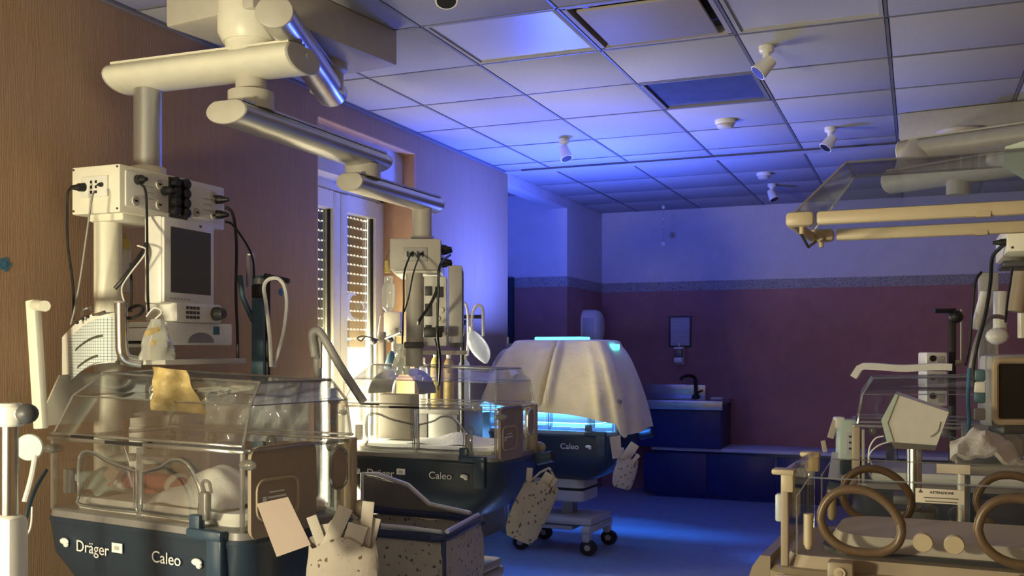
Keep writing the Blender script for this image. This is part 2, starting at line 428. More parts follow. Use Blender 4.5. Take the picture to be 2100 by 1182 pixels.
# ---- suspended ceiling: each tile its own piece in the grid
X0, Y0, T = -2.515, 4.306, 0.6
xs = [XL] + [X0 + T * i for i in range(7)] + [XR]
ys = [1.306 + T * j for j in range(10)] + [6.93]
ys2 = [7.05, 7.65, 8.25, 8.85, 9.47]
tiles = {}
def tile_mesh(w, d):
    k = (round(w, 3), round(d, 3))
    if k not in tiles:
        o = MB().box((0, 0, 0.01), (w - 0.016, d - 0.016, 0.02), bev=0.004).build('tile', 'tile_white', ceil)
        tiles[k] = o.data; bpy.data.objects.remove(o)
    return tiles[k]
special = {(2, 2): 'diffuser', (3, 2): 'vent', (4, 2): 'diffuser', (3, 4): 'dark'}
# index: column i is between xs[i] and xs[i+1]; row j between rows[j] and rows[j+1]
CL = Vector(ceil.location)
for yy, base in ((ys, 0), (ys2, 100)):
    for j in range(len(yy) - 1):
        for i in range(len(xs) - 1):
            kind = special.get((i, j - 2)) if base == 0 else None
            w_, d_ = xs[i + 1] - xs[i], yy[j + 1] - yy[j]
            cx, cy = (xs[i] + xs[i + 1]) / 2, (yy[j] + yy[j + 1]) / 2
            if kind is None:
                o = bpy.data.objects.new('tile', tile_mesh(w_, d_)); C.objects.link(o); o.parent = ceil
                o.location = Vector((cx, cy, HC + random.uniform(-0.0012, 0.0012))) - CL
            elif kind == 'diffuser':
                fr = MB()
                for sx, sy, lx, ly in ((0, 1, .58, .016), (0, -1, .58, .016), (1, 0, .016, .548), (-1, 0, .016, .548)):
                    fr.box((cx + sx * .282, cy + sy * .282, HC + .008), (lx, ly, .016))
                o = thing('ceiling_light', {2: 'unlit square ceiling light panel between the pendant mount and the slotted vent', 4: 'unlit square ceiling light panel at the top right beside the slotted vent'}[i], 'ceiling light', (cx, cy, HC), 0, 'unlit ceiling light panels')
                fr.build('frame', 'tile_white', o, world=True)
                MB().box((cx, cy, HC + .012), (.55, .55, .008)).build('diffuser', 'diffuser', o, world=True)
            elif kind == 'vent':
                o = thing('air_vent', 'square slotted air vent with hanging plate in the ceiling', 'air vent', (cx, cy, HC))
                MB().box((cx, cy, HC + .045), (.58, .58, .01)).build('duct', 'black', o, world=True)
                fr = MB()
                for sx, sy, lx, ly in ((0, 1, .58, .02), (0, -1, .58, .02), (1, 0, .02, .56), (-1, 0, .02, .56)):
                    fr.box((cx + sx * .28, cy + sy * .28, HC + .02), (lx, ly, .04))
                fr.build('frame', 'vent_plate', o, world=True)
                MB().box((cx, cy, HC + .002), (.475, .475, .012), bev=.003).build('plate', 'vent_plate', o, world=True)
                h = MB()
                for sx in (-.1, .1): h.cyl((cx + sx, cy - .1, HC + .005), (cx + sx, cy - .1, HC + .045), .006)
                h.build('hanger', 'steel', o, world=True)
            else:
                o = thing('ceiling_panel', 'dark blue glossy square panel set in the ceiling grid', 'ceiling panel', (cx, cy, HC))
                fr = MB()
                for sx, sy, lx, ly in ((0, 1, .58, .02), (0, -1, .58, .02), (1, 0, .02, .56), (-1, 0, .02, .56)):
                    fr.box((cx + sx * .28, cy + sy * .28, HC + .006), (lx, ly, .02))
                fr.build('frame', 'grid_bar', o, world=True)
                MB().box((cx, cy, HC + .012), (.55, .55, .008)).build('pane', 'dark_pane', o, world=True)
gb = MB()
for x in xs[1:-1]:
    gb.box((x, (1.306 + 6.93) / 2, HC + .004), (.012, 6.93 - 1.306, .012)); gb.box((x, (7.05 + 9.47) / 2, HC + .004), (.012, 2.42, .012))
gb.build('grid_bar', 'grid_bar', ceil, world=True, smooth=False)
for y in ys[1:-1] + ys2[1:-1]:
    MB().box(((XL + XR) / 2, y, HC + .004), (XR - XL, .012, .012)).build('grid_bar', 'grid_bar', ceil, world=True, smooth=False)
struct(MB().box(((XL + XR) / 2, 6.99, HC + .004), (XR - XL, .115, .03)).build('trim_2', 'tile_white', smooth=False))
struct(MB().box(((XL + XR) / 2 - .3, 6.925, HC - .006), (XR - XL - .9, .010, .012)).build('trim_3', 'dark_plastic', smooth=False))
struct(MB().box(((XL + XR) / 2, (YF + 1.3) / 2, HC + .02), (XR - XL, 1.3 - YF, .04)).build('ceiling_near', 'tile_white', smooth=False))
struct(MB().box((XL + .012, (1.3 + 6.93) / 2, HC - .008), (.024, 5.63, .012)).build('trim_4', 'grid_bar', smooth=False))

# ---- tall window (French door) in its niche, half-lowered perforated shutter outside
def window(idx, y0, y1, detail=True):
    yc = (y0 + y1) / 2
    wn = thing('window_%d' % idx, '', '', (-3.06, yc, 0)); wn['kind'] = 'structure'; del wn['label']; del wn['category']
    MB().box((XL - .185, yc, 2.435), (.21, y1 - y0 - .02, .25), bev=.004).build('shutter_box', 'wall_white', wn, world=True)
    r = MB()
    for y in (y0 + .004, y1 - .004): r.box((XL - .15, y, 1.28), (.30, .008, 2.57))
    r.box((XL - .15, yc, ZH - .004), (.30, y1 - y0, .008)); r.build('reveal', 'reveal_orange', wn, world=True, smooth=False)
    f = MB(); xw = -3.13
    for y in (y0 + .035, y1 - .035): f.box((xw, y, 1.16), (.07, .055, 2.32), bev=.006)
    f.box((xw, yc, 2.29), (.07, y1 - y0 - .02, .06), bev=.006); f.box((xw, yc, .02), (.07, y1 - y0 - .02, .04))
    f.build('window_frame', 'frame_white', wn, world=True)
    for s in (-1, 1):
        a, b = (y0 + .065, yc - .003) if s < 0 else (yc + .003, y1 - .065)
        lf = MB(); st = .075
        for y in (a + st / 2, b - st / 2): lf.box((xw + .025, y, 1.15), (.06, st, 2.2), bev=.008)
        lf.box((xw + .025, (a + b) / 2, 2.202), (.054, b - a - 2 * st + .012, .10)); lf.box((xw + .025, (a + b) / 2, .10), (.054, b - a - 2 * st + .012, .12))
        leaf = lf.build('window_leaf', 'frame_white', wn, world=True)
        MB().box((xw + .02, (a + b) / 2, 1.155), (.008, b - a - 2 * st + .01, 2.0)).build('pane', 'window_pane', leaf, world=True, smooth=False)
        g = MB()
        for y in (a + st + .004, b - st - .004): g.box((xw + .026, y, 1.155), (.016, .008, 1.99))
        g.build('gasket', 'rubber', leaf, world=True, smooth=False)
        if s > 0:
            h = MB().box((xw + .062, a + .04, 1.08), (.012, .03, .15), bev=.004)
            h.tube(spline([(xw + .06, a + .04, 1.06), (xw + .10, a + .045, 1.06), (xw + .112, a + .10, 1.045), (xw + .11, a + .125, .99), (xw + .108, a + .125, .93)], 5), .010, 8)
            h.build('handle', 'white_plastic', leaf, world=True)
    sh = None; z = 2.30; k = 0; mesh = None
    while z > 1.38:
        if mesh is None:
            m_ = MB().box((0, 0, 0), (.006, y1 - y0 - .03, .0465))
            n = int((y1 - y0 - .05) / .040)
            for q in range(n + 1): m_.box((0, -(y1 - y0 - .05) / 2 + q * .040, -.0285), (.005, .015, .0115))
            o = m_.build('slat', 'shutter', wn, smooth=False); mesh = o.data
        else:
            o = bpy.data.objects.new('slat', mesh); C.objects.link(o); o.parent = wn
        o.location = Vector((-3.215, yc, z)) - Vector(wn.location); z -= .057
    return wn
w1 = window(1, 4.42, 5.51)
w2_assumed = window(2, 0.15, 1.35)  # second window, out of view, assumed from the light on the near left
# stickers on the pane
def moon():
    out = []
    for k in range(15):
        a = PI * .32 + PI * 1.36 * k / 14; out.append((.075 * math.cos(a), .085 * math.sin(a)))
    for k in range(13):
        a = PI * 1.60 - PI * 1.20 * k / 12; out.append((.030 + .058 * math.cos(a), .068 * math.sin(a)))
    return out
xp = -3.094
def on_pane(poly, y, z): return MB().prism([(y + p[0], z + p[1]) for p in poly], xp, xp + .002, 'x')
star = [((.036 if k % 2 == 0 else .015) * math.cos(PI / 2 + PI * k / 5), (.036 if k % 2 == 0 else .015) * math.sin(PI / 2 + PI * k / 5)) for k in range(10)]
tag(on_pane(moon(), 5.115, 1.605).build('moon_sticker', 'sticker_white', smooth=False), 'white crescent moon sticker on the window pane', 'sticker')
tag(on_pane(star, 5.265, 1.615).build('star_sticker', 'sticker_white', smooth=False), 'white star sticker to the right of the moon sticker on the pane', 'sticker', 'star stickers')
tag(on_pane([(a * .45, b * .45) for a, b in star], 5.255, 1.535).build('star_sticker', 'sticker_white', smooth=False), 'tiny white star sticker below the larger star on the pane', 'sticker', 'star stickers')

# ================================================================== ceiling fittings
def spot(loc, aim, label, full=True):
    t = thing('ceiling_spotlight', label, 'spotlight', loc, 0, 'small ceiling spotlights')
    MB().lathe([(.034, 0), (.034, -.02), (.026, -.03)]).build('mount', 'white_plastic', t)
    MB().cyl((0, 0, -.02), (.0, 0, -.075), .017).build('stem', 'white_plastic', t)
    d = Vector(aim).normalized(); p = Vector((0, 0, -.08))
    hd = MB().cyl(p - d * .03, p + d * .055, .028, .040, 18).build('head', 'white_plastic', t)
    MB().cyl(p + d * .050, p + d * .0565, .034, .034, 18).build('lens', 'black', hd)
    return t
spot((-.617, 4.52, HC), (-.7, -.3, -.75), 'cream spotlight nearest the slotted ceiling vent')
spot((-2.08, 6.02, HC), (.35, -.2, -.9), 'spotlight on the bright blue-lit ceiling above the covered incubator')
spot((-.486, 6.32, HC), (-.5, -.3, -.8), 'spotlight above the clear raised canopy, beside the dark ceiling line')
spot((-1.09, 8.29, HC), (.4, -.2, -.9), 'farthest spotlight, hanging near the back wall')
spot((-1.528, 3.157, HC), (.2, -.4, -.9), 'spotlight cut by the top edge of the picture')
def detector(loc, label, r=.06):
    t = thing('smoke_detector', label, 'smoke detector', loc, 0, 'ceiling smoke detectors')
    MB().lathe([(r, 0), (r, -.018), (r * .92, -.022)]).build('base', 'cream', t)
    MB().lathe([(r * .85, -.022), (r * .85, -.034), (r * .7, -.045), (r * .4, -.05)]).build('cap', 'cream_gray', t)
    return t
detector((-1.04, 5.89, HC), 'round smoke detector behind the dark blue ceiling panel')
detector((-1.08, 7.76, HC), 'small round smoke detector far back beyond the dark ceiling line', .055)
t = thing('hanging_mobile', 'thin string of small white balls hanging from the ceiling by the back wall', 'mobile', (-2.18, 9.12, HC))
MB().cyl((0, 0, 0), (0, 0, -.38), .0015, n=6).build('string', 'cable_gray', t)
for z, r in ((-.02, .018), (-.13, .010), (-.2, .011), (-.36, .026)): MB().sphere((0, 0, z), r, 10, 6).build('ball', 'sticker_white', t)
# small blue stickers on the tan wall
for (y, z, sc, lb) in ((2.505, 1.64, .65, 'small dark blue flower sticker on the tan wall at the left picture edge'), (4.10, 1.63, .5, 'tiny blue flower sticker on the tan wall left of the window')):
    q = MB()
    for k in range(5):
        a = 2 * PI * k / 5; q.lathe([(.016 * sc, 0), (.016 * sc, .002)], (XL, y + .024 * sc * math.cos(a), z + .024 * sc * math.sin(a)), 10, 'x')
    q.lathe([(.012 * sc, 0), (.012 * sc, .004)], (XL, y, z), 10, 'x')
    tag(q.build('flower_sticker', 'sticker_blue', smooth=False), lb, 'sticker', 'blue flower stickers')

# ================================================================== ceiling pendants
def arm(p0, p1, w, h, ext0, ext1, n=22, flat=0.0):
    """elliptical extruded arm along p0->p1, running past both pivots"""
    p0, p1 = Vector(p0), Vector(p1); d = (p1 - p0).normalized(); sd = d.cross(Vector((0, 0, 1))).normalized()
    a, b = p0 - d * ext0, p1 + d * ext1
    sec = []
    for k in range(n):
        x, y = math.cos(2 * PI * k / n), math.sin(2 * PI * k / n)
        sec.append((x * w / 2, max(-1, min(.82, y)) * h / 2))
    def ring(p, s=1.0): return [p + sd * (x * s) + Vector((0, 0, y * s)) for x, y in sec]
    m = MB().ring_loft([ring(a), ring(b)])
    caps = []
    for p, q in ((a, -d), (b, d)):
        caps.append(MB().ring_loft([ring(p), ring(p + q * .004, 1.02), ring(p + q * .010, .98), ring(p + q * .012, .9)]))
    rail = MB()
    for s in (-1, 1): rail.box((a + b) / 2 + sd * (s * w * .33) + Vector((0, 0, h * .415)), ((b - a).length - .01, .012, .008), rz=math.atan2(d.y, d.x))
    return m, caps, rail
def add_arm(t, p0, p1, w, h, e0, e1, m, capm):
    body, caps, rail = arm(p0, p1, w, h, e0, e1)
    o = body.build('arm', m, t, world=True)
    for c in caps: c.build('end_cap', capm, o, world=True)
    rail.build('rail', m, o, world=True)
    return o
AX, AY = -2.235, 3.0
t = thing('ceiling_pendant', 'large cream ceiling pendant with a wide arm carrying the socket box above the nearest incubator', 'ceiling pendant', (AX, AY, HC))
rb = -8 * PI / 180
mt = MB().box((-2.30, 3.33, HC - .075), (.44, .84, .15), rz=rb, bev=.012).build('ceiling_mount', 'cream_gray', t, world=True)
MB().box((-2.05, 3.56, HC - .07), (.004, .03, .04), rz=rb).build('switch', 'black', mt, world=True)
MB().lathe([(.115, HC), (.118, HC - .13), (.118, HC - .20), (.10, HC - .235)], (AX, AY, 0), 32).build('drum', 'cream', t, world=True)
MB().lathe([(.092, HC - .23), (.092, HC - .30)], (AX, AY, 0), 32).build('hub', 'cream', t, world=True)
SX, SY, ZA = -2.69, 2.98, 2.378
add_arm(t, (SX, SY, ZA), (AX + .02, AY - .01, ZA), .215, .105, .115, .20, 'cream', 'cream_gray')
d0 = Vector((AX - SX, AY - SY, 0)).normalized()
MB().sphere((AX + .02 + .212, AY + .0, ZA + .012), (.010, .008, .010), 10, 6).build('screw_cover', 'steel', t, world=True)
MB().cyl((SX, SY, ZA - .05), (SX, SY, 2.015), .052, n=28).build('down_tube', 'silver', t, world=True)
MB().lathe([(.066, 2.035), (.066, 1.995)], (SX, SY, 0), 28).build('collar', 'cream', t, world=True)
# drum with the second arm, hanging from the far end of the mount
MB().lathe([(.085, HC - .15), (.085, HC - .18), (.070, HC - .19), (.070, HC - .27)], (-2.28, 3.57, 0), 28).build('drum', 'cream_gray', t, world=True)
add_arm(t, (-2.03, 2.90, HC - .215), (-2.28, 3.57, HC - .245), .13, .11, .10, .10, 'silver', 'cream_gray')

# socket box of the near pendant
HX0, HX1, HY0, HY1, HZ0, HZ1 = -2.80, -2.58, 2.72, 3.29, 1.83, 2.0
hb = MB().box(((HX0 + HX1) / 2, (HY0 + HY1) / 2, (HZ0 + HZ1) / 2), (HX1 - HX0, HY1 - HY0, HZ1 - HZ0), bev=.006).build('socket_box', 'cream', t, world=True)
fx = (HX0 + HX1) / 2
pl = MB().box((fx + .0, HY0 - .003, 1.925), (.12, .008, .075), bev=.003).build('socket_plate', 'white_plastic', t, world=True)
for ix in range(2):
    for iz in range(3): MB().box((fx - .012 + ix * .022, HY0 - .008, 1.905 + iz * .018), (.008, .003, .010)).build('socket_hole', 'black', pl, world=True)
for x, z in ((-.1, .075), (.1, .075), (-.1, -.072), (.1, -.072)): MB().lathe([(.004, HY0 - .003), (.004, HY0 + .002)], (fx + x, 0, 1.915 + z), 8, 'y').build('screw', 'dark_plastic', t, world=True)
def plug(p, axis, t, r=.018, l=.05, mname='black'):
    p = Vector(p); a = Vector(axis)
    return MB().cyl(p, p + a * l * .5, r, r * .9, 12).cyl(p + a * l * .5, p + a * l, r * .75, r * .4, 12).build('plug', mname, t, world=True)
plug((fx - .045, HY0 - .004, 1.925), (-.5, -.8, -.1), t, .016, .05); plug((fx + .035, HY0 - .004, 1.93), (.1, -1, -.2), t, .009, .025)
for a, b, lab in ((2.745, 2.96, 0), (3.07, 3.265, 1)):
    pp = MB().box((HX1 + .002, (a + b) / 2, 1.918), (.006, b - a, .125), bev=.002).build('side_plate', 'white_plastic', t, world=True)
    for y, z in ((a + .045, 1.878), (b - .05, 1.955), (b - .05, 1.88)):
        MB().lathe([(.019, HX1 + .004), (.017, HX1 + .010)], (0, y, z), 14, 'x').build('outlet', 'cream_gray', pp, world=True)
        MB().box((HX1 + .010, y, z), (.002, .014, .007)).build('outlet_slot', 'black', pp, world=True)
    for q in range(3): MB().box((HX1 + .0055, a + .11, 1.895 + q * .022), (.001, .05, .003)).build('label_line', 'grey_plastic', pp, world=True)
MB().box((HX1 + .002, 3.015, 1.918), (.006, .10, .15)).build('outlet_panel', 'dark_plastic', t, world=True)
for q in range(4):
    for y in (2.99, 3.045):
        MB().lathe([(.020, HX1 + .003), (.020, HX1 + .022), (.014, HX1 + .028)], (0, y, 1.975 - q * .036), 16, 'x').build('gas_outlet', 'black', t, world=True)
plug((HX1 + .005, 2.80, 1.955), (1, -.2, -.05), t); plug((HX1 + .005, 2.935, 1.935), (1, -.2, -.05), t)
plug((HX1 + .005, 3.235, 1.945), (1, .2, -.05), t); plug((HX1 + .005, 3.235, 1.885), (1, .2, -.05), t)
# column and rod below the box, shelf
MB().cyl((-2.71, 2.80, 1.835), (-2.71, 2.80, .86), .048, n=26).build('column', 'cream', t, world=True)
MB().box((-2.67, 2.845, 1.82), (.16, .20, .03), bev=.01).build('column_head', 'cream', t, world=True)
MB().cyl((-2.62, 3.0, 1.835), (-2.62, 3.0, 1.30), .019, n=16).build('equipment_rod', 'silver', t, world=True)
MB().box((-2.59, 3.08, 1.60), (.06, .06, .07), bev=.008).build('clamp', 'white_plastic', t, world=True)
MB().box((-2.60, 3.03, 1.305), (.30, .46, .02), bev=.004).build('shelf', 'cream_gray', t, world=True)
MB().lathe([(.030, 0), (.030, .012), (.012, .014), (.012, .03)], (0, 0, 0), 12, 'y').xf((-2.655, 2.74, 1.43)).build('clamp_knob', 'black', t, world=True)

# second arm chain carrying the socket box by the window
t2 = thing('ceiling_pendant', 'silver jointed pendant arms reaching back to the gray socket box in front of the window', 'ceiling pendant', (AX, AY, 2.30))
Z3, Z4 = 2.183, 2.066
P3, P4 = Vector((-2.237, 3.79, Z3)), Vector((-2.23, 4.34, Z4))
MB().lathe([(.055, 2.33), (.055, 2.285), (.082, 2.28), (.082, 2.215)], (AX, AY, 0), 28).build('joint', 'cream_gray', t2, world=True)
add_arm(t2, (AX, AY, Z3), P3, .17, .090, .135, .11, 'silver', 'cream_gray')
MB().lathe([(.078, Z3 - .03), (.078, Z4 + .03)], (P3.x, P3.y, 0), 28).build('joint', 'cream_gray', t2, world=True)
add_arm(t2, (P3.x, P3.y, Z4), P4, .13, .085, .10, .11, 'silver', 'cream_gray')
MB().cyl((P4.x, P4.y, Z4 - .03), (P4.x, P4.y, 1.87), .047, n=24).build('down_tube', 'cream_gray', t2, world=True)
MB().lathe([(.056, 1.90), (.056, 1.858)], (P4.x, P4.y, 0), 24).build('collar', 'cream_gray', t2, world=True)
ra = 0.42
dv = Vector((-math.sin(ra), math.cos(ra), 0)); rv = Vector((math.cos(ra), math.sin(ra), 0)); zv = Vector((0, 0, 1))
HCn = Vector((P4.x - .02, P4.y, 1.79))
def hp(r, d, z): return HCn + rv * r + dv * d + zv * z
MB().box(HCn, (.235, .50, .145), rz=ra, bev=.006).build('socket_box', 'cream_gray', t2, world=True)
pl = MB().box(hp(0, -.252, .0), (.11, .008, .065), rz=ra, bev=.003).build('socket_plate', 'grey_plastic', t2, world=True)
for q in (-.035, -.012, .012, .035): MB().box(hp(q, -.257, 0), (.008, .004, .026), rz=ra).build('socket_hole', 'black', pl, world=True)
plug(hp(-.018, -.256, .0), -dv, t2, .010, .03); plug(hp(.024, -.256, .0), -dv, t2, .008, .02)
for d, z in ((-.2, .03), (-.2, -.03), (-.1, .03), (-.1, -.03)): plug(hp(.117, d, z), rv, t2, .020, .05)
MB().box(hp(0, 0, -.078), (.20, .44, .012), rz=ra, bev=.004).build('bottom_plate', 'white_plastic', t2, world=True)  # white put in where window light brightens the underside of the box
MB().cyl(hp(-.01, -.17, -.07), (hp(-.01, -.17, 0) * 1).xy.to_3d() + Vector((0, 0, 1.272)), .041, n=22).build('column', 'cream_gray', t2, world=True)
MB().box(hp(.10, -.05, -.455), (.27, .26, .02), rz=ra, bev=.004).build('shelf', 'cream_gray', t2, world=True)
MB().box(hp(-.01, -.17, -.42), (.09, .09, .03), rz=ra, bev=.004).build('column_clamp', 'dark_plastic', t2, world=True)

# pendant above the right-hand beds
t3 = thing('ceiling_pendant', 'shaded ceiling pendant seen through the clear raised canopy', 'ceiling pendant', (.35, 6.05, HC))
MB().box((.40, 6.25, HC - .075), (.95, .45, .15), rz=-.12, bev=.012).build('ceiling_mount', 'grey_plastic', t3, world=True)
MB().lathe([(.12, HC - .14), (.12, HC - .22)], (.22, 6.02, 0), 28).build('drum', 'cream_gray', t3, world=True)
q0, q1 = at(1880, 310, 4.7), at(2085, 305, 4.4); q1.z = q0.z
add_arm(t3, q0, q1, .16, .12, .06, .25, 'grey_plastic', 'cream_gray')
MB().cyl((.22, 6.02, HC - .2), (.22, 6.02, q0.z - .02), .06, n=20).build('stem', 'cream_gray', t3, world=True)
q2, q3 = at(1865, 368, 4.6), at(2080, 345, 4.2); q3.z = q2.z
MB().cyl(q0, q2, .075, n=20).build('joint', 'cream_gray', t3, world=True)
add_arm(t3, q2, q3, .15, .11, .09, .2, 'grey_plastic', 'cream_gray')
MB().cyl(at(1965, 350, 4.4), at(1965, 400, 4.4), .05, n=18).build('down_tube', 'grey_plastic', t3, world=True)
t4 = thing('socket_box', 'cream socket box at the right picture edge with one black plug', 'socket box', at(2110, 522, 3.1))
c4 = at(2125, 500, 3.15)
MB().box(c4, (.20, .45, .085), rz=.0, bev=.005).build('housing', 'cream', t4, world=True)
MB().cyl(c4 + Vector((.03, 0, .03)), c4 + Vector((.03, 0, .62)), .045, n=18).build('down_tube', 'grey_plastic', t4, world=True)
plug(at(2066, 497, 3.0), (-1, 0, 0), t4, .012, .04)
MB().lathe([(.004, -.226), (.004, -.222)], (c4.x - .085, c4.y, c4.z - .03), 8, 'y').build('screw', 'dark_plastic', t4, world=True)
MB().box(at(2100, 545, 3.2), (.14, .2, .02), bev=.006).build('underside', 'dark_plastic', t4, world=True)

# ================================================================== incubators
def rr3(lx, ly, r, z, cx=0, cy=0, n=5): return [(x, y, z) for x, y in rrect(lx, ly, r, n, cx, cy)]
def caster(mb_root, x, y, name='caster'):
    MB().box((x, y, .115), (.05, .05, .06), bev=.012).build('caster_fork', 'housing_pale', mb_root)
    w = MB().lathe([(.03, -.022), (.05, -.018), (.052, 0), (.05, .018), (.03, .022)], (x + .012, y, .052), 18, 'y').build('caster', 'rubber', mb_root)
    MB().lathe([(.02, -.024), (.02, .024)], (x + .012, y, .052), 12, 'y').build('hub', 'grey_plastic', w)
KX = 1.10
def incubator(label, loc, rz, zb=.80, near=False, cover=False, housing='housing_pale'):
    L, W = .84, .52; HL, HW = .80, .48
    t = thing('incubator', label, 'incubator', loc, rz, 'baby incubators'); t.scale = (KX, 1, 1)
    tub = MB().ring_loft([rr3(.46, .30, .10, zb - .31), rr3(.62, .40, .12, zb - .27), rr3(.76, .47, .12, zb - .20), rr3(.835, .515, .08, zb - .12), rr3(L, W, .06, zb - .03), rr3(L + .01, W + .01, .06, zb - .012), rr3(L, W, .055, zb)])
    tub.build('tub', 'tub_blue', t)
    MB().ring_loft([rr3(L - .005, W - .005, .05, zb), rr3(L - .01, W - .01, .05, zb + .020), rr3(L - .03, W - .03, .045, zb + .024)]).build('deck', 'deck_gray', t)
    MB().ring_loft([rr3(.70, .40, .04, zb + .024), rr3(.72, .42, .05, zb + .045), rr3(.70, .40, .05, zb + .062)]).build('mattress', 'sheet_white', t)
    # corner bracket, latches, prints
    br = MB().box((.335, -W / 2 - .010, zb - .055), (.055, .03, .15), bev=.006).box((.30, -W / 2 - .012, zb + .012), (.13, .035, .03), bev=.006).box((.255, -W / 2 - .005, zb + .035), (.04, .025, .06), bev=.004)
    br.build('corner_bracket', 'tub_trim', t)
    for x, z in ((-.31, zb - .075), (.255, zb - .075)):
        MB().sphere((x, -W / 2 - .006, z), (.020, .008, .011), 12, 6).sphere((x + .010, -W / 2 - .007, z - .010), (.010, .008, .009), 10, 6).build('latch', 'print_white', t)
    yf = -W / 2 - .0065
    lettering('Dräger', .052, 'print_white', t, (-.255, yf, zb - .10), (PI / 2, 0, 0))
    lettering('Caleo', .050, 'print_white', t, (.075, yf, zb - .095), (PI / 2, 0, 0))
    MB().box((-.07, yf, zb - .070), (.045, .002, .030)).build('label_plate', 'print_white', t)
    MB().box((-.07, yf - .001, zb - .070), (.020, .002, .012)).build('label_mark', 'grey_plastic', t)
    # pedestal, column, trolley
    MB().ring_loft([rr3(.34, .30, .03, zb - .46), rr3(.36, .32, .04, zb - .45), rr3(.36, .32, .04, zb - .385)]).build('pedestal', housing, t)
    MB().box((0, 0, zb - .375), (.35, .31, .02)).build('seam', 'black', t)
    MB().ring_loft([rr3(.37, .33, .05, zb - .365), rr3(.36, .32, .06, zb - .33), rr3(.26, .24, .06, zb - .25)]).build('pedestal_cap', housing, t)
    MB().box((.04, 0, (zb - .46 + .2) / 2), (.07, .09, zb - .46 - .2 + .02)).build('column', 'dull_metal', t)
    MB().box((0, 0, .215), (.50, .40, .05), bev=.015).build('trolley', housing, t)
    MB().box((-.06, -.02, .165), (.36, .30, .03), bev=.01).build('trolley_tray', housing, t)
    for x in (-.22, .22):
        for y in (-.20, .20): caster(t, x, y)
    for x in (-.22, .22): MB().box((x, 0, .165), (.06, .46, .05), bev=.012).build('trolley_leg', housing, t)
    # clear hood: lower walls
    zr, zt = zb + .255, zb + .47
    yb = HW / 2; xb = HL / 2
    G = 'clear'
    MB().box((0, -yb, (zb + .02 + zr) / 2), (HL, .005, zr - zb - .02)).build('hood_front_wall', G, t, smooth=False)
    MB().box((0, yb, (zb + .02 + zr) / 2), (HL, .005, zr - zb - .02)).build('hood_back_wall', G, t, smooth=False)
    MB().box((-xb, 0, (zb + .02 + zr) / 2), (.005, HW - .006, zr - zb - .02)).build('hood_end_wall', G, t, smooth=False)
    MB().box((xb, 0, (zb + .02 + zr) / 2), (.005, HW - .006, zr - zb - .02)).build('hood_end_wall', G, t, smooth=False)
    # upper hood
    x0, x1, y0, y1 = -xb + .085, xb - .055, -yb + .13, yb - .03
    A = [(-xb, -yb, zr + .01), (xb, -yb, zr + .01), (xb, yb, zr + .01), (-xb, yb, zr + .01)]
    B = [(x0, y0, zt), (x1, y0, zt - .02), (x1, y1, zt - .02), (x0, y1, zt)]
    Mx = [Vector(a).lerp(Vector(b), .55) + Vector(o) * .022 for a, b, o in zip(A, B, ((-.6, -1, .8), (.6, -1, .8), (.6, .6, .8), (-.6, .6, .8)))]
    for k in range(4):
        k2 = (k + 1) % 4; nm = ('canopy_front', 'canopy_end', 'canopy_back', 'canopy_end')[k]
        MB().pane([A[k], A[k2], Mx[k2], Mx[k]], .004).pane([Mx[k], Mx[k2], B[k2], B[k]], .004).build(nm, G, t, smooth=False)
    MB().pane(B, .004).build('canopy_top', 'clear_smoky', t, smooth=False)
    e = MB().tube(B, .0045, 6, True).tube(Mx, .0025, 6, True)
    for a, m_, b in zip(A, Mx, B): e.tube([a, m_, b], .004, 6)
    e.build('canopy_edge', 'acrylic_edge', t)
    rim = MB()
    for s in (-1, 1):
        rim.box((0, s * (yb + .004), zr), (HL + .03, .018, .012), bev=.003); rim.box((s * (xb + .004), 0, zr), (.018, HW + .01, .012), bev=.003)
        rim.box((0, s * (yb + .002), zr + .016), (HL + .01, .010, .008), bev=.002)
    rim.build('hood_rim', 'acrylic_edge', t)
    MB().box((-.06, -yb - .012, zr + .001), (.16, .004, .010)).build('rim_strip', 'black', t)
    MB().box((-.245, -yb - .012, zr + .012), (.10, .004, .008)).build('rim_strip', 'black', t)
    # access doors with rounded outlines
    h0, h1 = zb + .045, zr - .035
    LD = [(-.265, h0 + .03), (-.255, h0), (-.02, h0), (-.008, h0 + .012), (-.008, h0 + .115), (-.02, h0 + .128), (-.13, h0 + .150), (-.20, h1), (-.25, h1 - .004), (-.268, h0 + .13)]
    RD = [(.012, h0 + .012), (.022, h0), (.235, h0), (.252, h0 + .02), (.252, h0 + .09), (.20, h1 - .012), (.14, h1 - .002), (.09, h1 - .028), (.022, h0 + .128), (.012, h0 + .118)]
    for dd in (LD, RD):
        cv = [Vector((p[0], -yb - .008, p[1])) for p in dd]
        sm = spline(cv, 4, True)
        dr_ = MB().ring_loft([[(v.x, v.y, v.z) for v in sm], [(v.x, v.y + .003, v.z) for v in sm]]).build('access_door', 'clear', t, smooth=False)
        MB().tube(sm, .0042, 6, True).build('door_rim', 'acrylic_edge', dr_)
        off = [v + Vector((0, -.003, 0)) + (Vector((sum(p[0] for p in dd) / len(dd), v.y, sum(p[1] for p in dd) / len(dd))) - v) * .07 for v in sm]
        MB().tube(off, .0018, 5, True).build('door_seal', 'dark_plastic', dr_)
    MB().box((.275, -yb - .014, h0 + .045), (.032, .022, .085), bev=.006).tube(spline([(.275, -yb - .016, h0 + .085), (.272, -yb - .022, h0 + .115), (.295, -yb - .02, h0 + .118), (.30, -yb - .016, h0 + .085)], 4), .005, 6).build('door_latch', 'smoke_block', t)
    MB().box((-.305, -yb - .012, h0 + .075), (.035, .020, .08), bev=.005).build('door_latch', 'smoke_block', t)
    for x in (-.008, .002): MB().cyl((x, -yb - .004, zb + .02), (x, -yb - .004, zr - .01), .0035, n=6).build('divider', 'acrylic_edge', t)
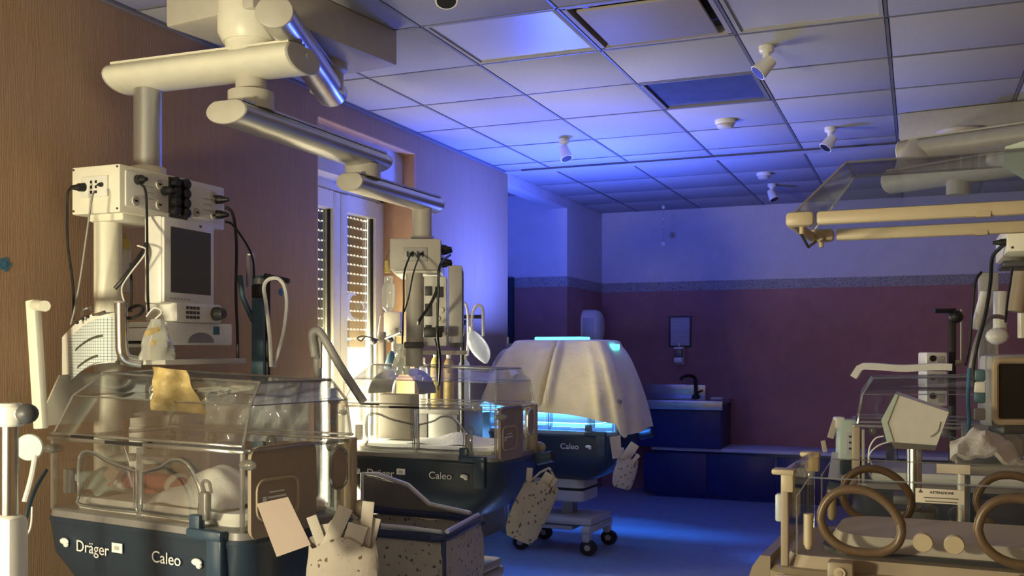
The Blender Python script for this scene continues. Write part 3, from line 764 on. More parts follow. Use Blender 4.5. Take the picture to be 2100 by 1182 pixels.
    for x, s in ((-xb - .02, 1), (xb + .01, 1)):
        MB().sphere((x + .02, -yb - .01, zr - .035), (.030, .016, .016), 12, 6).build('clamp', 'smoke_block', t)
    for x in (-.36, -.16, .1, .345):
        MB().sphere((x, yb - .03, zr - .02), (.018, .018, .022), 10, 6).build('clamp', 'smoke_block', t)
    # corner posts and the beige end panel
    for sx, sy in ((-1, -1), (1, -1), (-1, 1)):
        MB().cyl((sx * xb, sy * yb, zb + .02), (sx * xb, sy * yb, zr), .007, n=8).build('corner_post', 'acrylic_edge', t)
    xe = xb + .008
    ep = MB().prism([(y, z) for y, z in rrect(.275, zr - zb + .02, .035, 4, -yb + .15, (zr + zb) / 2 + .002)], xe, xe + .012, 'x').build('end_panel', 'beige_panel', t)
    MB().tube([(xe + .012, y, z) for y, z in rrect(.17, .115, .03, 4, -yb + .12, zb + .11)], .005, 6, True).build('panel_recess', 'beige_trim', ep)
    MB().box((xe + .013, -yb + .115, zb + .115), (.002, .075, .006)).box((xe + .013, -yb + .115, zb + .130), (.002, .06, .004)).build('panel_label', 'print_white', ep)
    MB().box((xe + .013, -yb + .065, zb + .108), (.003, .014, .022)).build('panel_tag', 'print_white', ep)
    MB().box((xe + .012, -yb + .15, zr + .004), (.018, .30, .008), bev=.003).build('panel_clip', 'acrylic_edge', ep)
    cv = [(xe + .006, y, z) for y, z in rrect(.075, .13, .037, 6, yb - .085, zr - .085)]
    pt = MB().ring_loft([cv, [(x + .006, y, z) for x, y, z in cv]]).build('end_port', 'beige_panel', t)
    MB().tube([(x + .004, y, z) for x, y, z in cv], .006, 6, True).build('port_rim', 'acrylic_edge', pt)
    MB().box((xb + .006, yb - .012, (zb + zr) / 2 + .0), (.03, .034, zr - zb + .01), bev=.005).build('end_post', 'beige_trim', t)
    MB().box((xb - .02, yb - .03, (zb + zr) / 2), (.012, .05, zr - zb - .03), bev=.004).build('end_post_inner', 'cream_gray', t)
    MB().sphere((xb + .03, yb + .01, zb + .03), (.03, .022, .028), 12, 8).build('knob', 'beige_panel', t)
    MB().cyl((xb + .03, yb - .03, zb - .03), (xb + .11, yb - .03, zb - .01), .033, .030, 18).build('hose_port', 'tub_trim', t)
    MB().cyl((xb + .10, yb - .03, zb - .0125), (xb + .112, yb - .03, zb - .0095), .024, .024, 18).build('port_opening', 'black', t)
    return t

def origin(corner, rz, L=.924, W=.52):
    R = Matrix.Rotation(rz, 3, 'Z'); v = Vector((corner[0], corner[1], 0)) - R @ Vector((L / 2, -W / 2, 0)); return v
R1, R2, R3 = math.radians(-9), math.radians(-2), math.radians(-3)
O1, O2, O3 = origin((-1.78, 2.35), R1), origin((-1.885, 4.47), R2), origin((-1.79, 6.18), R3)
inc1 = incubator('nearest clear-hooded incubator with a baby lying in it, in front of the socket box', O1, R1)
inc2 = incubator('middle clear-hooded incubator standing before the bright window', O2, R2, housing='beige_panel')
inc3 = incubator('incubator under a cream cover glowing blue inside', O3, R3, zb=.795)
O4 = Vector((.20, 4.62, 0))
inc4 = incubator('dark clear-hooded incubator behind the white wedge-shaped monitor', O4, PI + .05, zb=.78)
def loc1(x, y, z, O=O1, R=R1): return O + Matrix.Rotation(R, 3, 'Z') @ Vector((x * KX, y, 0)) + Vector((0, 0, z))

# ================================================================== baby and bedding in the nearest incubator
def skin_figure(name, verts, edges, m, parent, sub=2):
    me = bpy.data.meshes.new(name); bm = bmesh.new(); lay = bm.verts.layers.skin.verify(); bv = []
    for i, (p, r) in enumerate(verts):
        v = bm.verts.new(p); v[lay].radius = (r, r) if not isinstance(r, tuple) else r; v[lay].use_root = (i == 0); bv.append(v)
    for a, b in edges: bm.edges.new((bv[a], bv[b]))
    bm.to_mesh(me); bm.free()
    o = bpy.data.objects.new(name, me); C.objects.link(o)
    s = o.modifiers.new('skin', 'SKIN'); s.use_smooth_shade = True
    d = o.modifiers.new('sub', 'SUBSURF'); d.levels = sub; d.render_levels = sub
    dg = bpy.context.evaluated_depsgraph_get(); dg.update()
    me2 = bpy.data.meshes.new_from_object(o.evaluated_get(dg)); o.modifiers.clear(); o.data = me2; bpy.data.meshes.remove(me)
    me2.materials.clear(); me2.materials.append(MATS[m]); me2.polygons.foreach_set('use_smooth', [True] * len(me2.polygons))
    o.parent = parent
    return o
zb1 = .862
by = thing('baby', 'small reddish-skinned baby lying on a white sheet in the nearest incubator', 'person', loc1(-.095, -.085, zb1), R1)
V = [((.10, 0, .040), .034), ((.04, 0, .045), .036), ((-.02, 0, .048), .037), ((-.065, 0, .046), .030), ((-.10, 0, .045), .017), ((-.125, 0, .048), .026), ((-.155, 0, .050), .037), ((-.185, 0, .050), .030)]
Ed = [(i, i + 1) for i in range(7)]
def chain(frm, pts):
    last = frm
    for p, r in pts: V.append((p, r)); Ed.append((last, len(V) - 1)); last = len(V) - 1
    return last
for s in (-1, 1):
    w_ = chain(3, [((-.055, s * .045, .045), .016), ((-.010, s * .078, .030), .013), ((.040, s * .070, .032), .010), ((.052, s * .066, .032), .010)])
    for q in range(4):
        chain(w_, [((.064, s * (.060 + .005 * q), .036 - .002 * q), .0036), ((.072 + .002 * (q in (1, 2)), s * (.058 + .005 * q), .030), .0032)])
    chain(w_ - 0, [((.056, s * .054, .040), .0036), ((.062, s * .050, .040), .003)])
    chain(0, [((.13, s * .035, .045), .022), ((.165, s * .055, .075), .018), ((.20, s * .04, .030), .014), ((.215, s * .04, .04), .010)])
body = skin_figure('body', V, Ed, 'skin', by)
MB().sphere((-.172, 0, .053), (.034, .042, .042), 16, 8).build('cap', 'sheet_white', by)
f = MB()
for s in (-1, 1): f.sphere((-.138, s * .012, .086), (.004, .006, .0025), 8, 5)
f.build('eyelids', 'skin', by); MB().sphere((-.130, 0, .090), (.006, .005, .005), 8, 5).build('nose', 'skin', by); MB().sphere((-.116, 0, .081), (.003, .008, .003), 8, 5).build('mouth', 'red_mark', by)
MB().sphere((.098, 0, .045), (.042, .052, .042), 16, 8).build('diaper', 'sheet_white', by)
def bl(u, v):
    x = -.01 + .29 * u; y = -.20 + .30 * v
    h = .002 + .105 * math.sin(PI * min(1, max(0, u * .9 + .08))) ** .8 * math.sin(PI * v) ** .7 + .006 * math.sin(9 * u + 7 * v) + .004 * math.sin(23 * v)
    return loc1(x, y, zb1 + max(h, .003) + .004)
tag(MB().grid(bl, 22, 20, .004).build('baby_blanket', 'sheet_white'), 'white blanket humped over the baby in the nearest incubator', 'blanket')
def nest(u, v):
    x = -.39 + .15 * u; y = -.19 + .17 * v
    return loc1(x, y, zb1 + .004 + .05 * math.sin(PI * u) * math.sin(PI * v) + .018 * abs(math.sin(7 * u + 4 * v)) + .05 * (1 - u) ** 2)
tag(MB().grid(nest, 16, 16, .004).build('folded_cloth', 'mint'), 'pale crumpled cloth at the head end inside the nearest incubator', 'cloth')
q = MB().box((0, 0, 0), (.052, .004, .046), ry=.5, rx=-.25).build('gauze_pad', 'card_pink'); q.location = loc1(-.235, -.15, .905); q.rotation_euler = (0, 0, R1)
tag(q, 'small tan pad with a red mark inside the nearest incubator', 'pad')
r_ = MB().tube([(-.010, -.004, -.008), (-.004, -.004, .002), (.003, -.004, .004), (.010, -.004, .009)], .003, 6).build('red_print', 'red_mark', q)
tag(MB().sphere(loc1(.185, -.15, .905), (.020, .012, .014), 10, 6).build('red_clip', 'red_mark'), 'small bright red clip beside the white blanket', 'clip')
# flat gray pads hanging on the back wall of the hood
for k, (x, lb) in enumerate(((-.36, 'gray dish-shaped pad inside the nearest hood, above the left access door'), (-.235, 'gray dish-shaped pad inside the nearest hood, above the right access door'))):
    tag(MB().lathe([(.01, 0), (.05, .004), (.062, .018), (.045, .024)], (0, 0, 0), 18).xf(loc1(x, .02, .955), R1).build('gray_pad', 'cream_gray'), lb, 'pad', 'gray pads inside the hood')
# clear film hanging behind the nearest hood, amber sheet, tubing bag
def film(u, v):
    p = at(415 + 215 * u, 778 + 128 * v, 3.72)
    k = .020 * math.sin(13 * u + 3 * v) + .014 * abs(math.sin(19 * u - 4 * v + 1)) + .012 * math.sin(33 * u + 9 * v * v) + .010 * abs(math.sin(8 * v + 11 * u))
    return p + Vector((-ST, CT, 0)) * k
tag(MB().grid(film, 60, 24, .002).build('plastic_sheet', 'silver_film'), 'crumpled silvery plastic sheet hanging behind the nearest hood', 'plastic sheet')
def amber(u, v):
    p = at(312 + (70 + 42 * v) * u, 752 + 88 * v + 8 * u, 3.10); return p + Vector((-ST, CT, 0)) * (.012 * math.sin(9 * u + 4 * v) + .008 * math.sin(13 * v))
tag(MB().grid(amber, 14, 12, .003).build('amber_sheet', 'amber_bag'), 'yellowish crumpled sheet hanging inside the top of the nearest hood', 'sheet')
t = thing('tubing_bag', 'clear bag of coiled yellowish tubing hanging above the nearest hood', 'bag', at(325, 742, 3.28))
def bagf(u, v):
    a = 2 * PI * u; w = (.018 + .055 * v) * (1 - .25 * v * v); c = at(322, 655 + 84 * v, 3.28)
    return c + Vector((CT, ST, 0)) * w * math.cos(a) * (1 + .12 * math.sin(5 * a + 9 * v)) + Vector((-ST, CT, 0)) * .028 * math.sin(a) * (.3 + v)
MB().grid(bagf, 26, 12, .0015).build('film', 'film', t, world=True)
cp = [at(312 + 14 * math.sin(k * 1.9) + k * 1.0, 668 + k * 7.2, 3.28 + .02 * math.cos(k * 1.9)) for k in range(10)]
MB().tube(spline(cp, 5), .011, 7).build('tubing', 'amber_bag', t, world=True)
MB().tube(spline([at(318, 655, 3.28), at(332, 640, 3.28), at(316, 632, 3.3), at(300, 650, 3.3)], 5), .003, 6).build('tie', 'cable_white', t, world=True)

t = thing('drawer_unit', 'pale drawer unit standing behind the nearest hood', 'drawer unit', (-2.745, 3.28, 0))
MB().box((0, 0, .55), (.24, .42, 1.10), bev=.008).build('body', 'white_plastic', t)
for q in range(4):
    d_ = MB().box((0, -.216, .15 + .26 * q), (.22, .016, .24), bev=.004).build('drawer', 'white_plastic', t); MB().lathe([(.012, -.24), (.016, -.23), (.008, -.22)], (0, 0, .20 + .26 * q), 12, 'y').build('knob', 'black', d_)
bq = [(-2.755, 2.52, 1.09), (-2.735, 2.60, 1.262), (-2.665, 2.98, 1.275), (-2.665, 3.03, 1.10)]
tag(MB().pane(bq, .008).build('gray_board', 'cream_gray', smooth=False), 'flat gray board leaning behind the left half of the nearest hood', 'board')
# ================================================================== equipment around the nearest incubator
t = thing('patient_monitor', 'white patient monitor with a blank gray screen below the socket box', 'monitor', (-2.49, 2.92, 1.50), .06)
MB().box((0, 0, .165), (.075, .30, .31), bev=.012).build('housing', 'white_plastic', t)
b = MB().box((.040, 0, .165), (.012, .29, .30), bev=.005).build('bezel', 'white_plastic', t)
MB().box((.0465, 0.005, .168), (.003, .232, .232)).build('screen', 'screen', b)
MB().box((.047, .06, .303), (.002, .012, .008)).build('logo_mark', 'dark_plastic', b)
for q_ in range(6): MB().box((.0465, -.11 + q_ * .02, .030), (.002, .010, .005)).build('indicator', 'grey_plastic', b)
t = thing('keypad_unit', 'white control unit with a dark keypad and turning knob under the monitor', 'control unit', (-2.50, 2.96, 1.448), .03)
MB().box((0, 0, .035), (.14, .26, .07), bev=.01).build('housing', 'white_plastic', t)
for i in range(4):
    for j in range(3): MB().box((.071, -.075 + i * .020, .018 + j * .017), (.004, .013, .010)).build('key', 'dark_plastic', t)
MB().lathe([(.026, .07), (.026, .085), (.018, .11)], (0, .085, .035), 16, 'x').build('knob', 'dark_plastic', t)
t = thing('ventilator_unit', 'wide white ventilator unit with dark vents standing on the pendant shelf', 'medical unit', (-2.53, 2.98, 1.366), .03)
MB().box((0, 0, .041), (.17, .38, .082), bev=.006).build('housing', 'white_plastic', t)
MB().box((.086, .09, .055), (.003, .035, .030)).build('display', 'sticker_blue', t)
MB().prism([(.0 + .075 * math.cos(a), .008 + .038 * math.sin(a)) for a in [PI * k / 10 for k in range(11)]], .084, .088, 'x').build('front_recess', 'dull_metal', t)
for k in range(4): MB().box((-.02, -.1915, .020 + .013 * k), (.11, .003, .006)).build('vent_slot', 'dark_plastic', t)
for nm, (pa, pb) in {'vent': ((272, 700), (298, 705))}.items(): pass
t = thing('side_module', 'pale module with a black slot and dark opening beside the steel post', 'module', (-2.57, 2.815, 1.30))
MB().box((0, 0, .06), (.12, .09, .13), bev=.006).build('housing', 'white_plastic', t)
MB().box((.0, -.046, .075), (.08, .004, .010)).build('slot', 'black', t); MB().box((.0, -.046, .035), (.085, .004, .045), bev=.001).build('opening', 'brown_gray', t)
t = thing('wall_charger', 'dark coil of black cable lying by the steel post', 'cable'); t.location = at(275, 640, 3.3)
MB().tube([t.location + Vector((.035 * math.cos(a) , .02 * math.sin(a), .022 * math.sin(a))) for a in [2 * PI * k / 14 for k in range(14)]], .006, 6, True).build('coil', 'cable_black', t, world=True); t.name = 'cable_coil'
# chart on its curved holder
t = thing('chart_holder', 'curved ruled medical chart with dark bars on a white holder left of the steel post', 'chart', at(185, 760, 3.42))
def chart(u, v, dz=0, o=0):
    px = 136 + 104 * u; zc = 3.50 - .10 * math.sin(PI * min(1, u * .8)) - .12 * u + dz
    return at(px - 4 * o, 668 - 22 * math.sin(PI * .5 * min(1, u * 1.6)) + 104 * v + (30 * (1 - u) ** 2 - 6) * 1.0, zc)
MB().grid(lambda u, v: chart(u, v, .030, 1), 16, 6, .008).build('holder', 'white_plastic', t, world=True)
MB().grid(lambda u, v: chart(.06 + .94 * u, .10 + .86 * v, -.003), 16, 8, .002).build('ruled_paper', 'chart_paper', t, world=True)
for v0, a0, a1 in ((.42, .18, .72), (.80, .22, .62)):
    MB().grid(lambda u, v: chart(a0 + (a1 - a0) * u, v0 + .05 * v - .0, -.006), 10, 1, .001).build('printed_bar', 'print_dark', t, world=True)
for px_, py_ in ((170, 655), (158, 662), (180, 650)): MB().sphere(at(px_, py_, 3.36), .006, 8, 5).build('rivet', 'black', t, world=True)
t = thing('steel_post', 'bent steel post standing behind the head of the nearest incubator', 'post', at(250, 742, 3.26))
MB().tube(spline([at(248, 622, 3.26), at(249, 690, 3.26), at(251, 722, 3.26), at(262, 738, 3.27), at(292, 744, 3.28)], 6), .020, 14).build('tube', 'steel', t, world=True)
MB().lathe([(.022, 0), (.022, .006)], at(248, 622, 3.26), 14).build('end_cap', 'brown_gray', t, world=True)
MB().tube(spline([at(168, 650, 3.35), at(170, 636, 3.35), at(184, 632, 3.35), at(192, 646, 3.33), at(215, 640, 3.3)], 5), .005, 6).build('hook', 'steel', t, world=True)
# drip chamber on the column
t = thing('drip_chamber', 'small yellow-capped clear drip chamber hanging behind the white column', 'drip chamber', at(252, 600, 3.75))
MB().cyl(at(252, 510, 3.75), at(252, 600, 3.75), .030, .028, 14).build('chamber', 'film', t, world=True)
MB().cyl(at(252, 490, 3.75), at(252, 512, 3.75), .026, .034, 14).build('cap', 'yellow', t, world=True); MB().cyl(at(254, 478, 3.75), at(254, 492, 3.75), .012, .008, 10).build('spike', 'yellow', t, world=True)
# stand at the left picture edge
p = at(20, 1182, 2.6)
t = thing('equipment_stand', 'thick steel-tubed stand with a black knob at the left picture edge', 'stand', (p.x, p.y, 0))
MB().cyl((0, 0, .92), (0, 0, 1.20), .021, n=18).build('tube', 'steel', t)
MB().box((0, 0, .46), (.075, .07, .92), bev=.02).build('lower_column', 'white_plastic', t)
MB().lathe([(.030, 1.15), (.036, 1.155), (.036, 1.20), (.028, 1.21)], n=18).build('collar', 'white_plastic', t)
MB().cyl((.02, 0, 1.18), (.055, 0, 1.185), .016, n=10).build('clamp_arm', 'white_plastic', t)
MB().sphere((.072, -.01, 1.185), (.028, .028, .026), 14, 8).build('knob', 'dark_plastic', t)
MB().box((0, 0, .03), (.4, .4, .06), bev=.02).build('foot', 'white_plastic', t)
t = thing('wall_bar', 'pale upright bar with a short peg leaning by the tan wall', 'bar', at(88, 850, 3.3))
a_, b_ = at(66, 616, 3.32), at(86, 880, 3.3)
dirn = (b_ - a_); mid = (a_ + b_) / 2
MB().box(mid, (.042, .03, dirn.length), ry=-math.atan2((b_ - a_).xy.length, abs(dirn.z)) * 0 - .085, bev=.006).build('bar', 'frame_white', t, world=True)
MB().cyl(at(72, 626, 3.3), at(92, 628, 3.2), .018, n=12).build('peg', 'frame_white', t, world=True)
t = thing('round_disc', 'pale green round disc on a bracket beside the nearest hood', 'disc', at(58, 950, 3.15))
MB().lathe([(.040, -.006), (.043, 0), (.040, .006)], (0, 0, 0), 22, 'y').xf(at(60, 918, 3.15), .5).build('disc', 'mint', t, world=True)
MB().tube(spline([at(72, 935, 3.12), at(64, 980, 3.1), at(50, 1030, 3.08)], 4), .008, 8).build('bracket', 'white_plastic', t, world=True)
# teal post with black clamp pole behind the nearest incubator
p = at(532, 750, 4.2)
t = thing('teal_post', 'dark teal equipment post with a splayed brace behind the nearest hood', 'post', (p.x, p.y, 0))
MB().box((0, 0, .83), (.055, .04, 1.66), rz=.2, bev=.006).build('post', 'teal', t)
MB().tube([at(492, 565, 4.2), at(498, 610, 4.2), at(520, 660, 4.2)], .012, 8).build('brace', 'teal', t, world=True)
MB().tube([at(508, 522, 4.2), at(508, 590, 4.2)], .006, 6).tube([at(520, 522, 4.2), at(520, 590, 4.2)], .006, 6).tube([at(508, 522, 4.2), at(520, 522, 4.2)], .006, 6).build('loop', 'dull_metal', t, world=True)
MB().box((0, 0, .02), (.12, .10, .04), bev=.01).build('foot', 'teal', t)
p = at(549, 750, 4.1)
t = thing('clamp_pole', 'black pole with a clamp box and crossbar behind the nearest hood', 'pole', (p.x, p.y, 0))
MB().cyl((0, 0, 0), (0, 0, 1.66), .011, n=10).build('pole', 'black', t); MB().box((0, 0, .02), (.07, .07, .04), bev=.01).build('foot', 'black', t)
MB().tube([at(543, 566, 4.08), at(592, 577, 4.05)], .011, 8).build('crossbar', 'black', t, world=True)
MB().box(at(533, 598, 4.08), (.05, .05, .055), bev=.006).build('clamp_box', 'black', t, world=True); MB().box(at(531, 577, 4.06), (.03, .03, .025), bev=.004).build('clip', 'grey_plastic', t, world=True)
cable('breathing_tube', 'white flexible tube looped over the black crossbar', [at(556, 752, 4.05), at(553, 690, 4.02), at(545, 620, 4.0), at(541, 590, 4.0), at(550, 574, 4.0), at(570, 572, 4.0), at(584, 590, 4.0), at(588, 630, 4.02), at(580, 690, 4.05), at(562, 752, 4.08)], .008, 'cable_white', 'tube')
t = thing('bent_tube', 'gray bent tube leaning before the window, right of the tan wall', 'tube', at(652, 790, 4.02).xy.to_3d())
MB().tube(spline([at(652, 790, 4.02).xy.to_3d() + Vector((0, 0, .01)), at(652, 790, 4.02), at(646, 730, 4.0), at(640, 688, 4.0), at(650, 679, 4.0), at(662, 690, 4.0), at(700, 755, 4.0), at(746, 826, 4.0)], 6), .017, 10).build('tube', 'grey_plastic', t, world=True)
MB().box(at(655, 720, 4.01), (.02, .01, .14)).build('insert', 'cream_gray', t, world=True)
# teal clamp seen through the hood of the nearest incubator
t = thing('teal_clamp', 'small teal upright clamp standing behind the right end of the nearest hood', 'clamp', at(687, 880, 3.9).xy.to_3d())
MB().box(at(686, 840, 3.9).xy.to_3d() + Vector((0, 0, .60)), (.026, .02, 1.20), bev=.004).build('stem', 'teal_dark', t, world=True); MB().sphere(at(686, 822, 3.88), (.03, .016, .018), 10, 6).build('clamp', 'teal_dark', t, world=True)
# cables near
K = 'power cables of the near pendant'
cable('power_cable', 'black power cable from the left plug down the white column', [at(160, 383, 3.46), at(142, 390, 3.42), at(138, 420, 3.42), at(139, 500, 3.42), at(150, 590, 3.45), at(150, 655, 3.48)], .0045, 'cable_black', group=K)
cable('power_cable', 'pale thin cable crossing in front of the white column', [at(194, 392, 3.44), at(188, 410, 3.42), at(178, 480, 3.42), at(165, 570, 3.42), at(152, 640, 3.42), at(145, 665, 3.44)], .0035, 'cable_gray', group=K)
cable('power_cable', 'black power cable hanging beside the left edge of the monitor', [at(288, 377, 3.55), at(298, 390, 3.5), at(301, 430, 3.5), at(302, 520, 3.36), at(303, 600, 3.36), at(305, 640, 3.34)], .0045, 'cable_black', group=K)
cable('power_cable', 'thick black cable running down the tan wall right of the monitor', [at(462, 425, 3.9), at(478, 440, 3.9), at(485, 500, 3.92), at(484, 600, 3.95), at(487, 680, 3.95), at(488, 745, 3.95)], .006, 'cable_black', group=K)
cable('power_cable', 'thin black cable slanting from the lower plug to the teal post', [at(462, 455, 3.9), at(478, 462, 3.92), at(505, 500, 4.0), at(518, 530, 4.05), at(521, 560, 4.08), at(523, 600, 4.1)], .0045, 'cable_black', group=K)
cable('power_cable', 'black cable bundle slanting behind the steel post to the column', [at(300, 500, 3.5), at(286, 525, 3.45), at(255, 570, 3.42), at(236, 592, 3.42)], .007, 'cable_black', group=K)
cable('sensor_lead', 'white sensor lead curling below the cable bundle', [at(282, 504, 3.44), at(300, 516, 3.42), at(268, 560, 3.42), at(250, 590, 3.42), at(255, 620, 3.42), at(262, 632, 3.42)], .003, 'cable_white')
cable('power_cable', 'black cable hanging between column and rod', [at(268, 540, 3.46), at(270, 600, 3.44), at(268, 640, 3.42)], .0045, 'cable_black', group=K)
# hoses at the left end of the nearest incubator
K = 'leads at the head of the nearest incubator'
cable('hose', 'dark hose drooping past the left end of the nearest tub', [at(95, 965, 3.05), at(70, 1010, 2.95), at(50, 1080, 2.9), at(45, 1182, 2.9)], .006, 'teal_dark', 'hose', K)
cable('hose', 'thin white lead drooping past the left end of the nearest tub', [at(66, 1040, 2.9), at(60, 1090, 2.88), at(25, 1130, 2.85), at(12, 1190, 2.85)], .003, 'cable_white', 'hose', K)
# card and papers
q = MB().pane([at(527, 1034, 2.80), at(591, 1020, 2.80), at(638, 1118, 2.76), at(568, 1143, 2.76)], .003).build('card', 'card_pink', smooth=False)
tag(q, 'blank pinkish card hanging tilted from the end of the nearest incubator', 'card')

# ================================================================== printed cloth pouches with paper packets
def pouch(label, c, w, h, lean, rz, m, papers, plabel, pgroup, d=.05):
    t = thing('cloth_pouch', label, 'pouch', c, rz, 'printed cloth pouches')
    rings = []
    for k in range(9):
        v = k / 8; ww = w * (.80 + .28 * math.sin(PI * (.25 + .6 * v))) * (1 if v < .9 else .8); dd = d * (.35 + .65 * math.sin(PI * (.15 + .75 * v)))
        z = -h * v
        rings.append([Vector((ww / 2 * math.cos(a) * (1 + .03 * math.sin(7 * a + k)), dd / 2 * math.sin(a), z + (.018 * math.sin(3 * a) if k == 0 else 0))) for a in [2 * PI * q / 24 for q in range(24)]])
    MB().ring_loft(rings, False, True).xf(ry=lean).build('bag', m, t)
    MB().tube([Vector((w * .36, 0, -.01)), Vector((w * .30, .02, .05)), Vector((0, .03, .09))], .006, 6).tube([Vector((-w * .36, 0, -.01)), Vector((-w * .2, .02, .05)), Vector((0, .03, .09))], .006, 6).xf(ry=lean).build('strap', m, t)
    made = []
    for (x, ww, hh, a, y) in papers:
        R = Matrix.Rotation(lean + a, 3, 'Y')
        b_ = MB().box((0, 0, hh / 2 - .03), (ww, .006, hh), bev=.002)
        o = b_.xf(ry=lean + a).build('paper_packet', 'paper')
        o.location = Vector(c) + Matrix.Rotation(rz, 3, 'Z') @ (Matrix.Rotation(lean, 3, 'Y') @ Vector((x, y, -.05)))
        o.rotation_euler = (0, 0, rz)
        zmin = min(v.co.z for v in o.data.vertices)
        tag(o, plabel[len(made)] if isinstance(plabel, list) else plabel, 'packet', pgroup); made.append(o)
    return t
vr = TH
pouch('printed cloth pouch stuffed with paper packets on the end of the nearest incubator', at(702, 1112, 2.98), .20, .30, .0, vr, 'cloth_print_fine',
      [(-.070, .032, .13, -.35, 0), (-.045, .05, .10, -.15, .01), (-.020, .045, .16, .42, -.01), (.010, .035, .12, .65, .012), (.035, .06, .10, .30, -.012), (.070, .036, .17, .10, .0), (.085, .03, .12, .25, .01)],
      ['narrow packet leaning left at the left end of the nearest pouch', 'short wide packet second from left in the nearest pouch', 'tall packet leaning right in the middle of the nearest pouch', 'packet lying almost flat to the right in the nearest pouch', 'broad low packet right of the middle in the nearest pouch', 'tallest upright packet at the right of the nearest pouch', 'thin packet at the right end of the nearest pouch'], 'packets in the nearest pouch', .07)
pouch('narrow printed cloth pouch tilting from the end of the middle incubator', at(1112, 995, 5.0), .17, .30, .42, vr, 'cloth_print',
      [(-.05, .03, .11, -.35, 0), (.03, .05, .12, .15, 0), (.055, .03, .12, .25, .01)], ['narrow packet at the left of the pouch on the middle incubator', 'wide packet in the pouch on the middle incubator', 'thin packet at the right of the pouch on the middle incubator'], 'packets in the middle pouch')
pouch('small printed cloth pouch hanging from the blue-lit covered incubator', at(1288, 945, 6.3), .13, .18, .25, vr, 'cloth_print',
      [(.01, .06, .17, .35, 0), (-.035, .04, .12, -.2, .01), (.04, .025, .12, .5, -.01)], ['tall wide packet in the pouch of the covered incubator', 'packet leaning left in the pouch of the covered incubator', 'thin packet leaning right in the pouch of the covered incubator'], 'packets in the covered incubator pouch')
tag(MB().pane([at(1250, 897, 6.3), at(1272, 893, 6.3), at(1275, 938, 6.3), at(1256, 942, 6.3)], .003).build('paper_sheet', 'paper', smooth=False), 'small plain paper hanging left of the pouch on the covered incubator', 'paper')

# ================================================================== cot between the two incubators
t = thing('bassinet', 'blue-railed cot with printed cloth sides between the two nearest incubators', 'cot', (-2.12, 3.82, 0))
N, Rr, Bl, Fl = Vector((-1.738, 3.568, .60)), Vector((-1.79, 4.05, .60)), Vector((-2.42, 4.10, .60)), Vector((-2.40, 3.60, .60))
def rnd(a, b, c, k=.05):  # rounded corner points
    return [b + (a - b).normalized() * k, b + (a - b).normalized() * k * .3 + (c - b).normalized() * k * .3, b + (c - b).normalized() * k]
lp = rnd(Fl, N, Rr) + rnd(N, Rr, Bl) + rnd(Rr, Bl, Fl) + rnd(Bl, Fl, N)
MB().tube(lp, .019, 10, True).build('rail', 'cot_blue', t, world=True)
up = [Fl + Vector((0, -.01, .035)), N.lerp(Fl, .25) + Vector((0, -.0, .03)), N + Vector((-.01, .0, .025))]
MB().tube([Rr + Vector((-.05, .0, .02)), Rr.lerp(Bl, .42) + Vector((0, 0, .045)), Rr.lerp(Bl, .60) + Vector((0, 0, .125)), Bl + Vector((.08, 0, .165)), Bl + Vector((0, 0, .165)), Bl], .012, 8).tube(up, .009, 8).tube([N + Vector((0, .03, .022)), Rr + Vector((0, -.03, .022))], .010, 8).build('chrome_rail', 'rail_chrome', t, world=True)
MB().pane([Rr + Vector((-.02, 0, 0)), Rr.lerp(Bl, .42) + Vector((0, .0, .04)), Rr.lerp(Bl, .60) + Vector((0, .0, .12)), Bl + Vector((0, 0, .16)), Bl], .006).build('side_panel', 'deck_gray', t, world=True, smooth=False)
def side(a, b): return [a + Vector((0, 0, -.02)), b + Vector((0, 0, -.02)), b + Vector((0, 0, -.30)), a + Vector((0, 0, -.30))]
for a, b in ((Fl, N), (N, Rr), (Rr, Bl), (Bl, Fl)):
    A_ = side(a, b)
    MB().grid(lambda u, v: A_[0].lerp(A_[1], u).lerp(A_[3].lerp(A_[2], u), v) + Vector((0, 0, .006 * math.sin(11 * u) * (1 - v))) + (b - a).cross(Vector((0, 0, 1))).normalized() * .012 * math.sin(PI * v), 12, 6, .004).build('cloth_side', 'cloth_print', t, world=True)
for p in (N, Rr, Bl, Fl): MB().cyl(p + Vector((0, 0, -.01)), (p.x, p.y, .06), .011, n=8).build('leg', 'cot_blue', t, world=True)
for a, b in ((N, Rr), (Fl, N)): MB().tube([a + Vector((0, 0, -.31)), b + Vector((0, 0, -.31))], .009, 8).build('lower_rail', 'cot_blue', t, world=True)
MB().box((-2.12, 3.82, .43), (.68, .42, .06), rz=-.05, bev=.02).build('mattress', 'beige_panel', t, world=True)
for p in (N, Rr, Bl, Fl): MB().lathe([(.02, -.012), (.03, -.01), (.03, .01), (.02, .012)], (p.x, p.y, .03), 14, 'y').build('wheel', 'rubber', t, world=True)

# ================================================================== covered incubator: lamp, nest, cover
def loc3(x, y, z): return O3 + Matrix.Rotation(R3, 3, 'Z') @ Vector((x, y, 0)) + Vector((0, 0, z))
t = thing('phototherapy_lamp', 'glowing cyan phototherapy lamp lying on the covered incubator, under its cover', 'lamp', loc3(-.03, .03, 1.27), R3)
MB().box((0, 0, .060), (.44, .28, .09), bev=.02).build('housing', 'white_plastic', t)
MB().box((0, 0, .008), (.40, .24, .010)).build('lamp_face', 'glow_white', t)
MB().box((.02, -.03, .150), (.34, .18, .030), bev=.008).build('glowing_top', 'glow_cyan', t)  # glowing block for the cyan light in the cover's top opening
MB().box((.37, -.05, .098), (.10, .12, .035), bev=.006).build('glowing_side', 'glow_cyan', t)  # glowing block standing for lamp light through a slit in the cover
tp = MB().ring_loft([rr3(.66, .36, .08, .85), rr3(.70, .40, .10, .875), rr3(.68, .38, .09, .905)])
def nestroll(k):
    return None
